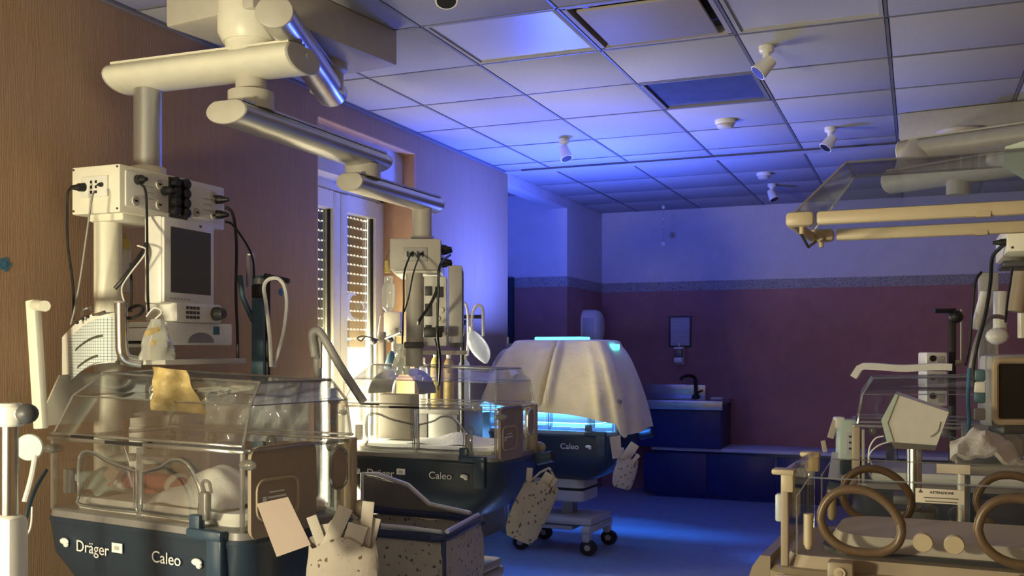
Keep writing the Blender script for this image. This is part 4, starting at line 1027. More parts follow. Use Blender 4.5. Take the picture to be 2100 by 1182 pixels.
ro = MB().tube([loc3(x, y, .90) for x, y in rrect(.60, .32, .10, 5)], .038, 10, True).build('rolled_nest', 'sheet_white')  # unseen roll added to spread lamp light in the gap under the cover
tag(ro, 'rolled white cloth nest glowing in the blue light of the covered incubator', 'cloth')
pd = MB().ring_loft([[loc3(x, y, .8605) for x, y in rrect(.58, .30, .06, 4)], [loc3(x, y, .868) for x, y in rrect(.58, .30, .06, 4)]]).build('light_pad', 'glow_white')  # emissive sheet added to strengthen the bright band under the cover
tag(pd, 'flat glowing phototherapy pad on the mattress of the covered incubator', 'light pad')
def rpath(u, hx, hy, r):
    """point and outward normal on a rounded rectangle, u from the front centre going right"""
    segs = [('l', hx - r), ('c', 0), ('l', 2 * (hy - r)), ('c', 1), ('l', 2 * (hx - r)), ('c', 2), ('l', 2 * (hy - r)), ('c', 3), ('l', hx - r)]
    q = PI / 2 * r; tot = sum(q if k == 'c' else l for k, l in segs); d = (u % 1.0) * tot
    P = Vector((0, -hy)); D = Vector((1, 0))
    for k, l in segs:
        ln = q if k == 'c' else l
        if d > ln:
            if k == 'l': P = P + D * l
            else: n = Vector((D.y, -D.x)); c = P - n * r; P = c + D * r; D = Vector((-D.y, D.x))
            d -= ln; continue
        if k == 'l': return P + D * d, Vector((D.y, -D.x))
        n = Vector((D.y, -D.x)); c = P - n * r; a = d / r; m = n * math.cos(a) + D * math.sin(a)
        return c + m * r, m
    return P, Vector((D.y, -D.x))
def cover(u, v):
    s = v ** .55
    p, n = rpath(u, .265 + .265 * s, .135 + .195 * s, .04 + .03 * s)
    a = 2 * PI * u
    right = max(0, n.x); back = max(0, n.y); left = max(0, -n.x)
    hem = .935 - .13 * p.x * max(0, -n.y) - .12 * right - .03 * left - .04 * back + .012 * math.sin(4 * a)
    z = 1.410 + (hem - 1.410) * (v ** 1.15)
    if v < .10: z = 1.410 - .02 * (v / .10) ** 2
    fold = (.010 * math.sin(4 * a + 1.0) + .007 * math.sin(7 * a + .5 + 3 * v) + .004 * math.sin(13 * a + 8 * v)) * (v ** .9)
    du = (u + .5) % 1.0 - .5
    env = max(0, min(1, (v - .02) * 7)) * max(0, min(1, (.97 - v) * 8))
    c0 = -.020 * v
    slit = (-.060 * math.exp(-((du - c0) / .0040) ** 2) + .028 * math.exp(-((du - c0 + .030) / .022) ** 2) + .040 * math.exp(-((du - c0 - .016) / .010) ** 2)) * env
    pleat = (.022 * math.exp(-((du - .11) / .010) ** 2) - .018 * math.exp(-((du - .135) / .012) ** 2) + .018 * math.exp(-((du + .12) / .02) ** 2)) * v
    p = p + n * (fold + slit + pleat)
    return loc3(p.x + .02, p.y + .01, z)
cv = MB().grid(cover, 420, 28, .005).build('incubator_cover', 'blanket')
tag(cv, 'cream cloth cover draped over the incubator that glows blue inside', 'cover')
def fl(u, v):
    x = -.32 + .62 * u; y = -.155 + .05 * v
    return loc3(x, y, 1.405 - .012 * math.sin(PI * u) + .01 * v)
def add_light(name, loc, rot, sx, sy, p, col): return area(name, loc, rot, sx, sy, p, col)
CYAN = (0.05, 0.24, 1.0)
add_light('lamp_down', loc3(-.03, .03, 1.262), (0, 0, R3), .36, .2, 80, CYAN)

# post and blue-lit cloth beside the covered incubator
p = at(1041, 760, 7.35)
t = thing('metal_stand', 'slim gray metal stand with a small shelf left of the covered incubator', 'stand', (p.x, p.y, 0))
MB().cyl((0, 0, 0), (0, 0, 1.44), .012, n=8).build('post', 'silver', t); MB().box((.05, .05, 1.38), (.12, .14, .025), bev=.004).build('shelf', 'silver', t)
MB().tube([Vector((.01, 0, 1.36)), Vector((.10, .02, 1.20))], .007, 6).build('brace', 'silver', t); MB().box((.03, .03, .02), (.14, .14, .04), bev=.01).build('foot', 'silver', t)
def bcl(u, v): return at(1003 + 42 * u, 760 - 45 * math.sin(PI * .5 * min(1, u * 1.1)) * (1 - v) + 30 * v, 7.2 + .05 * math.sin(6 * u))
tag(MB().grid(bcl, 10, 6, .006).build('hanging_cloth', 'sheet_white'), 'pale cloth turned blue by the light, hanging from the slim metal stand', 'cloth')

# ================================================================== gear on the far pendant
t = thing('pump_rack', 'white rack of pumps with black windows under the far socket box', 'pump rack', hp(.085, -.12, -.445), ra)
MB().box((0, 0, .185), (.115, .10, .33), bev=.008).build('housing', 'white_plastic', t)
for x, z, w_, h_ in ((-.028, .28, .034, .045), (.022, .275, .04, .05), (-.028, .19, .034, .06), (.024, .10, .04, .03), (-.028, .10, .03, .04)):
    MB().box((x, -.052, z), (w_, .006, h_), bev=.002).build('window', 'dark_plastic', t)
for x, z in ((.03, .19), (.0, .235), (.012, .15)): MB().lathe([(.014, -.062), (.014, -.05)], (x, 0, z), 12, 'y').build('knob', 'white_plastic', t)
t = thing('flat_monitor', 'gray flat monitor seen edge-on at the right of the far socket box', 'monitor', hp(.185, -.13, -.43), ra)
MB().box((0, 0, .20), (.065, .22, .36), bev=.01).build('housing', 'grey_plastic', t); MB().box((.034, 0, .21), (.004, .19, .29)).build('screen', 'screen', t); MB().box((0, 0, .01), (.05, .10, .02)).build('foot', 'dark_plastic', t)
tag(MB().box(at(888, 682, 4.52), (.085, .05, .045), rz=ra, bev=.005).build('power_supply', 'black'), 'black power supply box at the edge of the far pendant shelf', 'power supply')
t = thing('infusion_bag', 'clear infusion bag with a yellow cap hanging left of the far socket box', 'infusion bag', at(797, 640, 4.75))
MB().lathe([(.012, 0), (.030, .02), (.034, .09), (.028, .13), (.008, .15)], at(797, 640, 4.75), 14).build('bag', 'film', t, world=True)
MB().lathe([(.015, 0), (.022, .01), (.022, .05), (.010, .055)], at(797, 590, 4.75), 12).build('chamber', 'film', t, world=True)
MB().cyl(at(794, 560, 4.75), at(792, 535, 4.75), .014, .008, 10).build('cap', 'yellow', t, world=True); MB().tube([at(792, 537, 4.75), at(800, 512, 4.72)], .003, 6).build('hook', 'steel', t, world=True)
t = thing('beige_case', 'beige case on the wall rail left of the gray pendant column', 'case', at(808, 690, 5.75), .2)
MB().box((0, 0, .07), (.10, .08, .14), bev=.006).build('housing', 'cream', t); MB().box((.03, -.041, .03), (.02, .004, .03)).build('panel', 'grey_plastic', t); MB().tube([(-.05, 0, .12), (-.085, 0, .12), (-.10, 0, .0)], .004, 6).build('wire', 'steel', t)
MB().cyl((0, 0, 0), (0, 0, -at(808, 690, 5.75).z), .014, n=8).build('stand_pole', 'grey_plastic', t); MB().box((0, 0, -at(808, 690, 5.75).z + .02), (.14, .14, .04), bev=.01).build('foot', 'grey_plastic', t)
p = at(784, 760, 5.68)
t = thing('dark_post', 'short dark post with a wire hook before the window', 'post', (p.x, p.y, 0))
MB().box((0, 0, .725), (.036, .03, 1.45), bev=.004).build('post', 'brown_gray', t); MB().box((0, 0, .02), (.12, .12, .04), bev=.01).build('foot', 'brown_gray', t)
MB().tube(spline([at(776, 698, 5.65), at(757, 692, 5.65), at(742, 690, 5.65), at(733, 694, 5.65), at(740, 700, 5.65), at(748, 692, 5.65)], 4), .004, 6).build('wire_hook', 'black', t, world=True)
MB().sphere(at(766, 700, 5.65), (.022, .02, .02), 8, 6).build('clamp', 'dark_plastic', t, world=True); MB().sphere(at(800, 697, 5.65), (.022, .02, .018), 8, 6).build('clamp', 'dark_plastic', t, world=True)
MB().tube([at(790, 695, 5.65), at(822, 682, 5.6)], .008, 6).build('arm', 'dull_metal', t, world=True)
tag(MB().lathe([(.040, 0), (.036, .03), (.018, .085), (.006, .10)], at(803, 757, 5.55), 12).build('green_bag', 'teal'), 'dark green hanging bag beside the short dark post', 'bag')
def cw(u, v):
    a = 2 * PI * u; c = at(824, 705 + 64 * v, 4.75); r = .030 * (1 + .35 * math.sin(5 * a + 6 * v) + .2 * math.sin(11 * v))
    return c + Vector((CT, ST, 0)) * r * math.cos(a) + Vector((-ST, CT, 0)) * r * math.sin(a)
tag(MB().grid(cw, 20, 12, .0015).build('plastic_wrap', 'film'), 'crumpled clear wrap hanging in front of the gray pendant column', 'plastic wrap')
# storage cabinet with bottles behind the middle incubator
p = at(905, 800, 5.75)
t = thing('side_cabinet', 'gray cabinet against the wall behind the middle incubator', 'cabinet', (-2.665, 5.44, 0))
MB().box((0, 0, .50), (.40, .34, 1.0), bev=.008).build('body', 'deck_gray', t)
for x in (-.098, .098): d_ = MB().box((x, -.175, .5), (.188, .016, .94), bev=.004).build('door', 'deck_gray', t); MB().box((x * .25, -.188, .55), (.012, .014, .10), bev=.003).build('handle', 'steel', d_)
for px_, w_, h_, m_, lb in ((868, .026, .30, 'film', 'clear bottle at the left of the row behind the middle hood'), (893, .030, .34, 'yellow', 'yellow bottle in the row behind the middle hood'), (920, .032, .33, 'amber_bag', 'amber bottle in the row behind the middle hood'), (952, .038, .32, 'balloon', 'pale blue bottle at the right of the row behind the middle hood')):
    c = at(px_, 780, 5.95); c.z = 1.0
    b_ = thing('bottle', lb, 'bottle', c, 0, 'bottles behind the middle hood')
    MB().lathe([(w_ * .95, 0), (w_, .01), (w_, h_ * .75), (w_ * .8, h_ * .84), (w_ * .4, h_ * .9)], n=16).build('body', m_, b_); MB().lathe([(w_ * .45, h_ * .9), (w_ * .45, h_)], n=14).build('cap', 'white_plastic', b_)
# tube cluster and breathing bag
p = at(948, 760, 5.62)
t = thing('tube_stand', 'black pole with bundled white tubes right of the far socket box', 'stand', (p.x, p.y, 0))
MB().cyl((0, 0, 0), (0, 0, 1.60), .012, n=8).build('pole', 'black', t); MB().box((0, 0, .02), (.16, .16, .04), bev=.01).build('foot', 'black', t)
MB().box(at(943, 662, 5.60), (.07, .03, .03), bev=.005).box(at(930, 672, 5.60), (.03, .03, .04), bev=.005).build('clamp', 'black', t, world=True); MB().tube([at(948, 650, 5.60), at(988, 650, 5.57)], .011, 8).build('crossbar', 'black', t, world=True)
MB().lathe([(.020, 0), (.022, .01), (.022, .16), (.014, .18)], at(944, 690, 5.58), 12).build('flow_meter', 'smoke_block', t, world=True)
G_ = 'white tubes beside the tube stand'
cable('breathing_tube', 'white tube hooped over the end of the black crossbar', [at(968, 690, 5.52), at(968, 650, 5.52), at(975, 630, 5.52), at(983, 627, 5.52), at(990, 638, 5.52), at(991, 690, 5.52)], .009, 'cable_white', 'tube', G_)
cable('breathing_tube', 'white tube curving down to the breathing bag', [at(946, 625, 5.54), at(955, 624, 5.54), at(960, 650, 5.52), at(960, 700, 5.52), at(958, 730, 5.52)], .008, 'cable_white', 'tube', G_)
cable('breathing_tube', 'gray tube bundle left of the tube stand pole', [at(928, 690, 5.54), at(926, 650, 5.54), at(930, 625, 5.54), at(940, 620, 5.54)], .007, 'cable_gray', 'tube', G_)
cable('oxygen_line', 'thin white line curving up from the tube stand', [at(943, 620, 5.54), at(946, 580, 5.52), at(942, 555, 5.52), at(925, 540, 5.48)], .003, 'cable_white', 'tube')
t = thing('breathing_bag', 'translucent white breathing bag hanging below the hooped tube', 'breathing bag', at(985, 745, 5.48))
MB().ring_loft([[at(972 + 28 * k / 9 - 4, 678 + 68 * k / 9, 5.48) + Vector((CT, ST, 0)) * r * math.cos(a) + Vector((-ST, CT, 0)) * r * math.sin(a) for a in [2 * PI * q / 14 for q in range(14)]] for k, r in enumerate((.012, .03, .043, .05, .054, .054, .05, .042, .028, .008))]).build('bag', 'balloon', t, world=True)
MB().cyl(at(966, 670, 5.48), at(969, 682, 5.48), .012, n=10).build('neck', 'white_plastic', t, world=True)
K = 'power cables of the far pendant'
e0 = hp(-.018, -.285, 0)
cable('power_cable', 'black cable hanging straight down from the far socket plate', [e0, at(829, 560, 4.45), at(828, 620, 4.45), at(826, 660, 4.45), at(825, 705, 4.5)], .0045, 'cable_black', group=K)
cable('power_cable', 'thin black cable slanting across the gray pendant column', [hp(.024, -.275, 0), at(848, 560, 4.42), at(838, 610, 4.42), at(829, 640, 4.44)], .0035, 'cable_black', group=K)
cable('power_cable', 'black cable hanging in front of the far pump rack', [hp(.16, -.22, 0), at(902, 545, 4.40), at(899, 600, 4.40), at(897, 680, 4.42), at(903, 740, 4.5), at(900, 790, 4.6)], .006, 'cable_black', group=K)
cable('power_cable', 'black cable bundle slanting behind the column to the pump rack', [at(900, 585, 4.40), at(885, 620, 4.42), at(862, 655, 4.46), at(858, 665, 4.5)], .007, 'cable_black', group=K)
cable('power_cable', 'black cable hanging below the power supply', [at(892, 695, 4.5), at(897, 720, 4.55), at(896, 760, 4.6), at(898, 800, 4.7)], .004, 'cable_black', group=K)
# things seen inside the hood of the middle incubator
def loc2(x, y, z): return O2 + Matrix.Rotation(R2, 3, 'Z') @ Vector((x, y, 0)) + Vector((0, 0, z))
tag(MB().box(loc2(-.255, .02, .99), (.20, .10, .24), rz=R2, bev=.01).build('head_shield', 'brown_gray'), 'dark boxy shield inside the left half of the middle hood', 'shield')
def dome(u, v):
    a = PI * u; r = .155
    return loc2(-.27 + r * math.cos(a) * (1 - .1 * v), -.02 + .22 * v, 1.11 + .13 * math.sin(a))
tag(MB().grid(dome, 14, 6, .004).build('hood_cloth', 'deck_gray'), 'dark gray cloth arched inside the top left of the middle hood', 'cloth')
def ml(u, v): return loc2(-.10 + .44 * u, -.17 + .34 * v, .866 + .045 * math.sin(PI * u) * math.sin(PI * v) + .006 * math.sin(11 * u + 5 * v))
tag(MB().grid(ml, 16, 14, .004).build('bed_sheet', 'towel'), 'rumpled white sheet on the mattress of the middle incubator', 'sheet')

# ================================================================== back of the room: bench, sink, wall fittings
bn = thing('bench', 'long low dark blue bench cabinet along the back wall', 'bench', (-.55, 9.24, 0))
MB().box((0, 0, .215), (3.4, .44, .43), bev=.006).build('body', 'cabinet_blue', bn); MB().box((0, -.015, .445), (3.42, .49, .03), bev=.006).build('top', 'wall_white', bn)
for x in (-1.5, -.9, -.3, .3, .9, 1.5): MB().box((x, -.224, .225), (.58, .012, .36), bev=.003).build('door', 'cabinet_blue', bn)
MB().box((-.05, -.23, .40), (.07, .02, .03), bev=.003).build('outlet', 'white_plastic', bn)
sk = thing('sink_unit', 'blue-fronted sink unit with a steel top standing on the bench', 'sink', (-2.05, 9.2, .46))
MB().box((0, .0, .20), (.86, .50, .40), bev=.005).build('body', 'cabinet_blue', sk)
wt = MB().box((0, -.01, .415), (.90, .54, .03), bev=.004).build('worktop', 'counter_steel', sk)
MB().box((0, -.278, .385), (.90, .012, .075), bev=.003).build('front_lip', 'counter_steel', wt)
MB().box((-.1, .24, .49), (.60, .02, .13), bev=.003).build('backsplash', 'counter_steel', sk)
MB().ring_loft([rr3(.42, .30, .05, .4315, -.1, -.02), rr3(.44, .32, .06, .434, -.1, -.02), rr3(.40, .28, .05, .433, -.1, -.02)]).build('basin_rim', 'steel', wt)
fc = thing('faucet', 'black gooseneck faucet on the far sink unit', 'faucet', (-1.93, 9.36, .89))
MB().tube(spline([(0, 0, 0), (0, 0, .12), (-.005, -.01, .19), (-.05, -.06, .215), (-.10, -.11, .20), (-.115, -.125, .175)], 5), .016, 10).build('spout', 'black', fc)
MB().lathe([(.04, 0), (.036, .02), (.02, .035)]).build('base', 'black', fc); MB().tube([(.0, 0, .05), (.07, -.02, .075)], .009, 8).build('lever', 'black', fc)
tag(MB().box((-1.72, 9.30, .897), (.10, .12, .014), bev=.004).build('soap_dish', 'sheet_white'), 'flat pale dish at the right end of the sink top', 'dish')
t = thing('framed_notice', 'small framed printed notice on the back wall above the sink', 'notice', (-2.10, YB, 1.37))
fr = MB()
for sx, sz, lx, lz in ((0, 1, .215, .014), (0, -1, .215, .014), (1, 0, .014, .27), (-1, 0, .014, .27)): fr.box((sx * .10, -.008, .15 + sz * .142), (lx, .016, lz))
fr.build('frame', 'black', t); MB().box((0, -.004, .15), (.19, .006, .27)).build('printed_sheet', 'notice_print', t)
t = thing('soap_dispenser', 'small pale soap dispenser on the back wall below the notice', 'soap dispenser', (-2.10, YB - .045, 1.19))
MB().box((0, .02, .10), (.09, .03, .17), bev=.006).build('back_plate', 'housing_pale', t); MB().box((0, -.02, .125), (.075, .07, .07), bev=.012).build('tank', 'smoke_block', t)
MB().box((0, -.02, .172), (.085, .08, .022), bev=.008).build('lid', 'white_plastic', t); MB().box((0, -.025, .06), (.08, .08, .05), bev=.012).build('pump', 'white_plastic', t); MB().sphere((0, 0, .205), (.012, .012, .016), 8, 6).build('cap', 'white_plastic', t)
t = thing('towel_dispenser', 'rounded white dispenser on the side wall behind the covered incubator', 'dispenser', (XL, 8.95, 1.40))
MB().ring_loft([[(x, y, z) for y, z in rrect(w_, h_, r_q, 6, 0, .16)] for x, w_, h_, r_q in ((0, .30, .32, .10), (.09, .30, .32, .11), (.13, .27, .29, .11), (.15, .22, .24, .10))]).build('cover', 'white_plastic', t)
MB().box((.07, -.152, .14), (.10, .006, .20), bev=.002).build('side_panel', 'housing_pale', t); MB().box((.08, 0, .003), (.10, .2, .01)).build('slot', 'dark_plastic', t)

# ================================================================== open bed with raised canopy at the right
OB = thing('open_care_bed', 'beige open care bed with brown-ringed ports and a raised clear canopy', 'infant bed', (-.312, 2.571, 0), math.radians(-2.5))
L, W = .95, .46; z0, z1 = .84, 1.035
MB().ring_loft([rr3(L - .02, W - .06, .06, .56, L / 2, W / 2), rr3(L + .08, W + .04, .08, .64, L / 2, W / 2), rr3(L + .10, W + .08, .10, .74, L / 2, W / 2), rr3(L + .10, W + .08, .10, .795, L / 2, W / 2), rr3(L + .07, W + .05, .09, .808, L / 2, W / 2)]).build('base', 'omni_beige', OB)
MB().ring_loft([rr3(L, W, .05, .805, L / 2, W / 2), rr3(L - .02, W - .01, .06, .838, L / 2, W / 2)]).build('deck', 'beige_panel', OB)
MB().ring_loft([rr3(L - .13, W - .10, .07, .838, L / 2 + .02, W / 2), rr3(L - .12, W - .09, .09, .850, L / 2 + .02, W / 2)]).build('tray', 'dark_plastic', OB)
MB().ring_loft([rr3(L - .15, W - .12, .10, .85, L / 2 + .03, W / 2), rr3(L - .14, W - .11, .12, .868, L / 2 + .03, W / 2), rr3(L - .16, W - .13, .10, .886, L / 2 + .03, W / 2)]).build('mattress', 'paper', OB)
rl = MB().box((L / 2, -.048, .772), (L + .02, .02, .05), bev=.006).build('front_rail', 'omni_pale', OB)
for x in (.345,): MB().box((x, -.0585, .782), (.36, .004, .010)).box((x, -.0585, .764), (.36, .004, .008)).build('rail_slot', 'dark_plastic', rl)
for x in (.145, .555):
    br = MB().box((x, -.045, .80), (.06, .045, .085), bev=.006).build('hinge_block', 'omni_beige', OB); MB().lathe([(.013, -.073), (.015, -.066)], (x, 0, .818), 16, 'y').build('bolt', 'omni_pale', br)
    MB().lathe([(.006, -.075), (.006, -.066)], (x, 0, .818), 10, 'y').build('bolt_centre', 'beige_panel', br)
MB().prism([(-.085, .70), (-.03, .70), (-.03, .83), (-.055, .83), (-.075, .80), (-.088, .76)], 0.0, W, 'y').build('foot_bumper', 'omni_beige', OB)
def ringpath(cx, cz, y, a=.092, b=.076):
    out = []
    for k in range(32):
        th = 2 * PI * k / 32; e = .86
        c_, s_ = math.copysign(abs(math.cos(th)) ** e, math.cos(th)), math.copysign(abs(math.sin(th)) ** e, math.sin(th))
        wd_ = 1 - .20 * max(0, s_) if s_ > 0 else 1.0
        out.append(Vector((cx + a * c_ * wd_ - .012 * s_, y, cz + b * s_)))
    return out
for yy, nm in ((0, 'front_wall'), (W, 'back_wall')):
    wl_ = MB().prism([(.035, z0), (L - .03, z0), (L - .03, z1 - .01), (.60, z1 - .012), (.585, z1), (.065, z1 - .002), (.035, z1 - .05)], yy, yy + .006, 'y').build(nm, 'clear', OB, smooth=False)
    MB().tube([(.035, yy, z0), (.035, yy, z1 - .05), (.065, yy, z1 - .002), (.585, yy, z1), (.60, yy, z1 - .012), (L - .03, yy, z1 - .01)], .0022, 6).build('wall_edge', 'acrylic_edge', wl_)
    for cx in (.185, .535):
        rp = ringpath(cx, .935, yy - .008)
        rg = MB().tube(rp, .0112, 10, True).build('port_ring', 'ring_brown', OB)
        MB().ring_loft([[(v.x, v.y, v.z) for v in rp], [(v.x, v.y + .003, v.z) for v in rp]]).build('port_pane', 'clear', rg, smooth=False)
    for cx in (.325, .393):
        MB().lathe([(.021, -.008), (.023, -.002), (.023, .012)], (cx, yy, .893), 18, 'y').build('round_cap', 'clear_amber' if yy else 'omni_pale', OB)
    MB().cyl((.065, yy - .012, .868), (.065, yy - .012, .945), .012, n=12).sphere((.065, yy - .014, .866), .010, 8, 5).build('door_latch', 'omni_pale', OB)
lb = MB().box((.362, -.006, 1.005), (.106, .003, .034), bev=.001).build('warning_label', 'paper', OB)
lettering('ATTENZIONE', .0085, 'print_dark', lb, (.340, -.0082, 1.011), (PI / 2, 0, 0))
MB().box((.365, -.0079, 1.0010), (.075, .0006, .0022)).build('text_line', 'print_dark', lb)
MB().box((.365, -.0079, .9925), (.07, .0006, .0022)).build('text_line', 'print_dark', lb)
MB().prism([(.315, 1.012), (.325, 1.012), (.320, 1.0205)], -.0085, -.0076, 'y').build('warning_triangle', 'print_dark', lb)
MB().box((.385, W - .006, 1.02), (.085, .003, .026), bev=.001).build('back_label', 'paper', OB)
# foot-end wall with posts
MB().box((.012, W / 2, (z0 + z1) / 2 + .005), (.006, W - .04, z1 - z0)).build('end_wall', 'clear_amber', OB, smooth=False)
for yy in (0.0, W):
    ps = MB().box((.006, yy, .925), (.018, .018, .23), bev=.003).build('end_post', 'clear_amber' if yy else 'beige_panel', OB)
    MB().box((.004, yy + .002, 1.045), (.055, .05, .014), bev=.004).box((.014, yy - .004, 1.018), (.03, .03, .045), bev=.004).build('post_cap', 'omni_pale', ps)
MB().box((-.012, .03, .95), (.018, .03, .07), bev=.005).build('end_latch', 'housing_pale', OB)
MB().box((.012, W / 2, z1 + .012), (.02, W - .05, .008), bev=.002).build('end_rail', 'clear_amber', OB)
# pedestal below the base
MB().ring_loft([rr3(.30, .24, .05, .10, L / 2, W / 2), rr3(.30, .24, .05, .57, L / 2, W / 2)]).build('pedestal', 'omni_beige', OB); MB().box((L / 2, W / 2, .09), (.70, .50, .06), bev=.02).build('trolley', 'omni_beige', OB)
for x in (.18, .77):
    for y in (.03, .43): MB().lathe([(.03, -.02), (.045, -.016), (.045, .016), (.03, .02)], (x, y, .046), 14, 'y').build('caster', 'rubber', OB)
# canopy and its two lift columns at the head end
cz = 1.676
for yy in (0.02, W - .04):
    q = MB().box((L / 2 + .03, yy, cz), (L - .10, .022, .034), bev=.008).build('canopy_rail', 'omni_pale', OB)
    MB().box((L / 2 - .02, yy - .001, cz - .012), (.03, .024, .012)).build('rail_notch', 'beige_trim', q)
    MB().cyl((.042, yy + .02 * (1 if yy < .1 else -1), cz - .035), (.042, yy + .02 * (1 if yy < .1 else -1), cz - .005), .007, n=10).build('peg', 'omni_pale', q)
    MB().box((.04, yy, cz), (.07, .030, .038), bev=.012).build('rail_corner', 'omni_pale', q)
MB().box((.014, W / 2 - .01, cz - .004), (.022, W - .08, .026), bev=.008).build('canopy_end_bar', 'beige_trim', OB)
MB().tube([(.03, .06, cz - .02), (.03, W / 2, cz - .05), (.03, W - .08, cz - .02)], .004, 6).build('bail', 'dark_plastic', OB)
A = [(.02, .03, cz + .015), (L, .03, cz + .015), (L, W - .05, cz + .015), (.02, W - .05, cz + .015)]
B = [(.14, .11, cz + .15), (L, .11, cz + .15), (L, W - .12, cz + .15), (.14, W - .12, cz + .15)]
for k in range(4):
    k2 = (k + 1) % 4; MB().pane([A[k], A[k2], B[k2], B[k]], .004).build(('canopy_front', 'canopy_end', 'canopy_back', 'canopy_end')[k], 'clear_smoky', OB, smooth=False)
MB().pane(B, .004).build('canopy_top', 'clear_smoky', OB, smooth=False)
e = MB().tube(B, .003, 6, True)
for a, b in zip(A, B): e.tube([a, b], .003, 6)
e.build('canopy_edge', 'acrylic_edge', OB)
for yy in (.07, W - .07): MB().cyl((L + .03, yy, .70), (L + .03, yy, cz + .10), .022, n=14).build('lift_column', 'omni_beige', OB)
MB().box((L - .02, W / 2, cz + .05), (.10, W - .06, .10), bev=.015).build('canopy_carrier', 'omni_pale', OB)
c5 = at(2108, 318, 2.40)
MB().prism([(-.05, .02), (.10, .06), (.10, -.10), (.02, -.075), (-.055, -.02)], -.02, .02, 'y').xf(c5).build('canopy_bracket', 'mint', OB, world=True)

# ================================================================== gear behind the open bed
fw = Vector((-ST, CT, 0)); rt = Vector((CT, ST, 0)); los = (at(1905, 717, 1.0) - Vector((0, 0, EYE))).normalized()
p = at(1875, 985, 3.35)
t = thing('wedge_monitor', 'white wedge-shaped monitor on a steel pole behind the open bed', 'monitor', (p.x, p.y, 0))
ol = [(1840, 810), (1946, 846), (1921, 914), (1830, 907), (1818, 868)]
MB().ring_loft([[at(x, y, 3.22) for x, y in ol], [at(x, y, 3.22) + los * .20 for x, y in ol]]).build('housing', 'white_plastic', t, world=True)
fl_ = [(1836, 808), (1842, 811), (1820, 868), (1832, 907), (1818, 906), (1807, 862)]
MB().ring_loft([[at(x, y, 3.215) for x, y in fl_], [at(x, y, 3.215) + los * .21 for x, y in fl_]]).build('front_frame', 'mint', t, world=True)
MB().tube(spline([at(1927, 866, 3.218), at(1922, 885, 3.218), at(1908, 896, 3.218)], 5), .003, 6).build('grip_groove', 'grey_plastic', t, world=True)
MB().ring_loft([[at(x, y, 3.23) for x, y in ((1826, 906), (1922, 914), (1918, 924), (1835, 920))], [at(x, y, 3.23) + los * .18 for x, y in ((1826, 906), (1922, 914), (1918, 924), (1835, 920))]]).build('underside', 'dull_metal', t, world=True)
MB().cyl((0, 0, .05), (0, 0, 1.045), .024, n=16).build('pole', 'steel', t); MB().box((0, 0, .03), (.16, .16, .06), bev=.02).build('foot', 'grey_plastic', t)
for q in range(4): MB().box((0, 0, .70 + .05 * q), (.13, .12, .03), bev=.005).build('cable_clip', 'dark_plastic', t)
p = at(2120, 880, 3.42)
t = thing('dark_monitor', 'black-screened monitor in a tan frame at the right picture edge', 'monitor', (p.x, p.y, 0))
c = at(2125, 803, 3.40)
MB().box(c + fw * .06, (.30, .10, .25), rz=TH, bev=.02).build('housing', 'grey_plastic', t, world=True)
fr = MB(); 
fr.tube([c + rt * x + Vector((0, 0, z)) for x, z in rrect(.28, .21, .02, 4)], .012, 8, True); fr.build('bezel', 'beige_trim', t, world=True)
MB().box(c - fw * .0 + fw * .006, (.265, .012, .195), rz=TH).build('screen', 'dark_screen', t, world=True)
MB().cyl((0, 0, .05), (0, 0, c.z - .08), .022, n=12).build('pole', 'dull_metal', t); MB().box((0, 0, .03), (.2, .2, .06), bev=.02).build('foot', 'dull_metal', t); MB().box(c + Vector((0, 0, -.13)) + fw * .04, (.24, .12, .03), rz=TH, bev=.01).build('base_tray', 'dark_plastic', t, world=True)
def tw(u, v):
    p = at(1948 + 210 * u, 0, 3.0 + .25 * v); top = .28 * (1 - abs(2 * u - .9) ** 3 * .3)
    z = 1.00 + .095 * math.sin(PI * min(1, .12 + u * 1.3)) ** .6 * math.sin(PI * (.12 + .7 * v)) + .008 * math.sin(19 * u + 5 * v) + .006 * math.sin(31 * u - 9 * v)
    return Vector((p.x, p.y, z))
tag(MB().grid(tw, 26, 14, .012).build('folded_towel', 'towel'), 'rumpled gray-white towel heaped behind the open bed', 'towel')
p = at(2060, 960, 3.13)
t = thing('utility_cart', 'plain gray cart behind the open bed carrying the towel', 'cart', (p.x, p.y, 0))
MB().box((.03, 0, .985), (.34, .34, .03), bev=.01).build('top', 'grey_plastic', t)
for x in (-.12, .18):
    for y in (-.14, .14): MB().cyl((x, y, 0), (x, y, .975), .012, n=8).build('leg', 'dull_metal', t)
MB().box((.03, 0, .4), (.32, .32, .02), bev=.005).build('shelf', 'grey_plastic', t)
# incubator 4 accessories
def loc4(x, y, z): return O4 + Matrix.Rotation(PI + .05, 3, 'Z') @ Vector((x, y, 0)) + Vector((0, 0, z))
def st(u, v): return Vector((-.265 + .40 * u, 4.50 + .16 * v, 1.288 + .004 * math.sin(9 * u) - (.05 * (1 - u / .08) if u < .08 else 0)))
tag(MB().grid(st, 16, 4, .028).build('folded_sheet', 'sheet_white'), 'flat white folded sheet lying on top of the dark incubator', 'sheet')
t = thing('mint_module', 'pale green boxy module on the end of the dark incubator', 'module', at(1740, 945, 4.15), TH)
MB().box((0, .03, .085), (.075, .06, .17), bev=.012).build('housing', 'mint', t); MB().box((.012, -.002, .07), (.045, .006, .09), bev=.004).build('panel', 'housing_pale', t)
for z in (.05, .075, .10): MB().box((.010, -.006, z), (.02, .003, .008)).build('socket', 'dark_plastic', t)
MB().box((-.03, .03, .155), (.04, .05, .05), bev=.008).build('upper_block', 'white_plastic', t); MB().box((.02, .04, -.03), (.1, .08, .06), bev=.01).build('clamp', 'teal_dark', t)
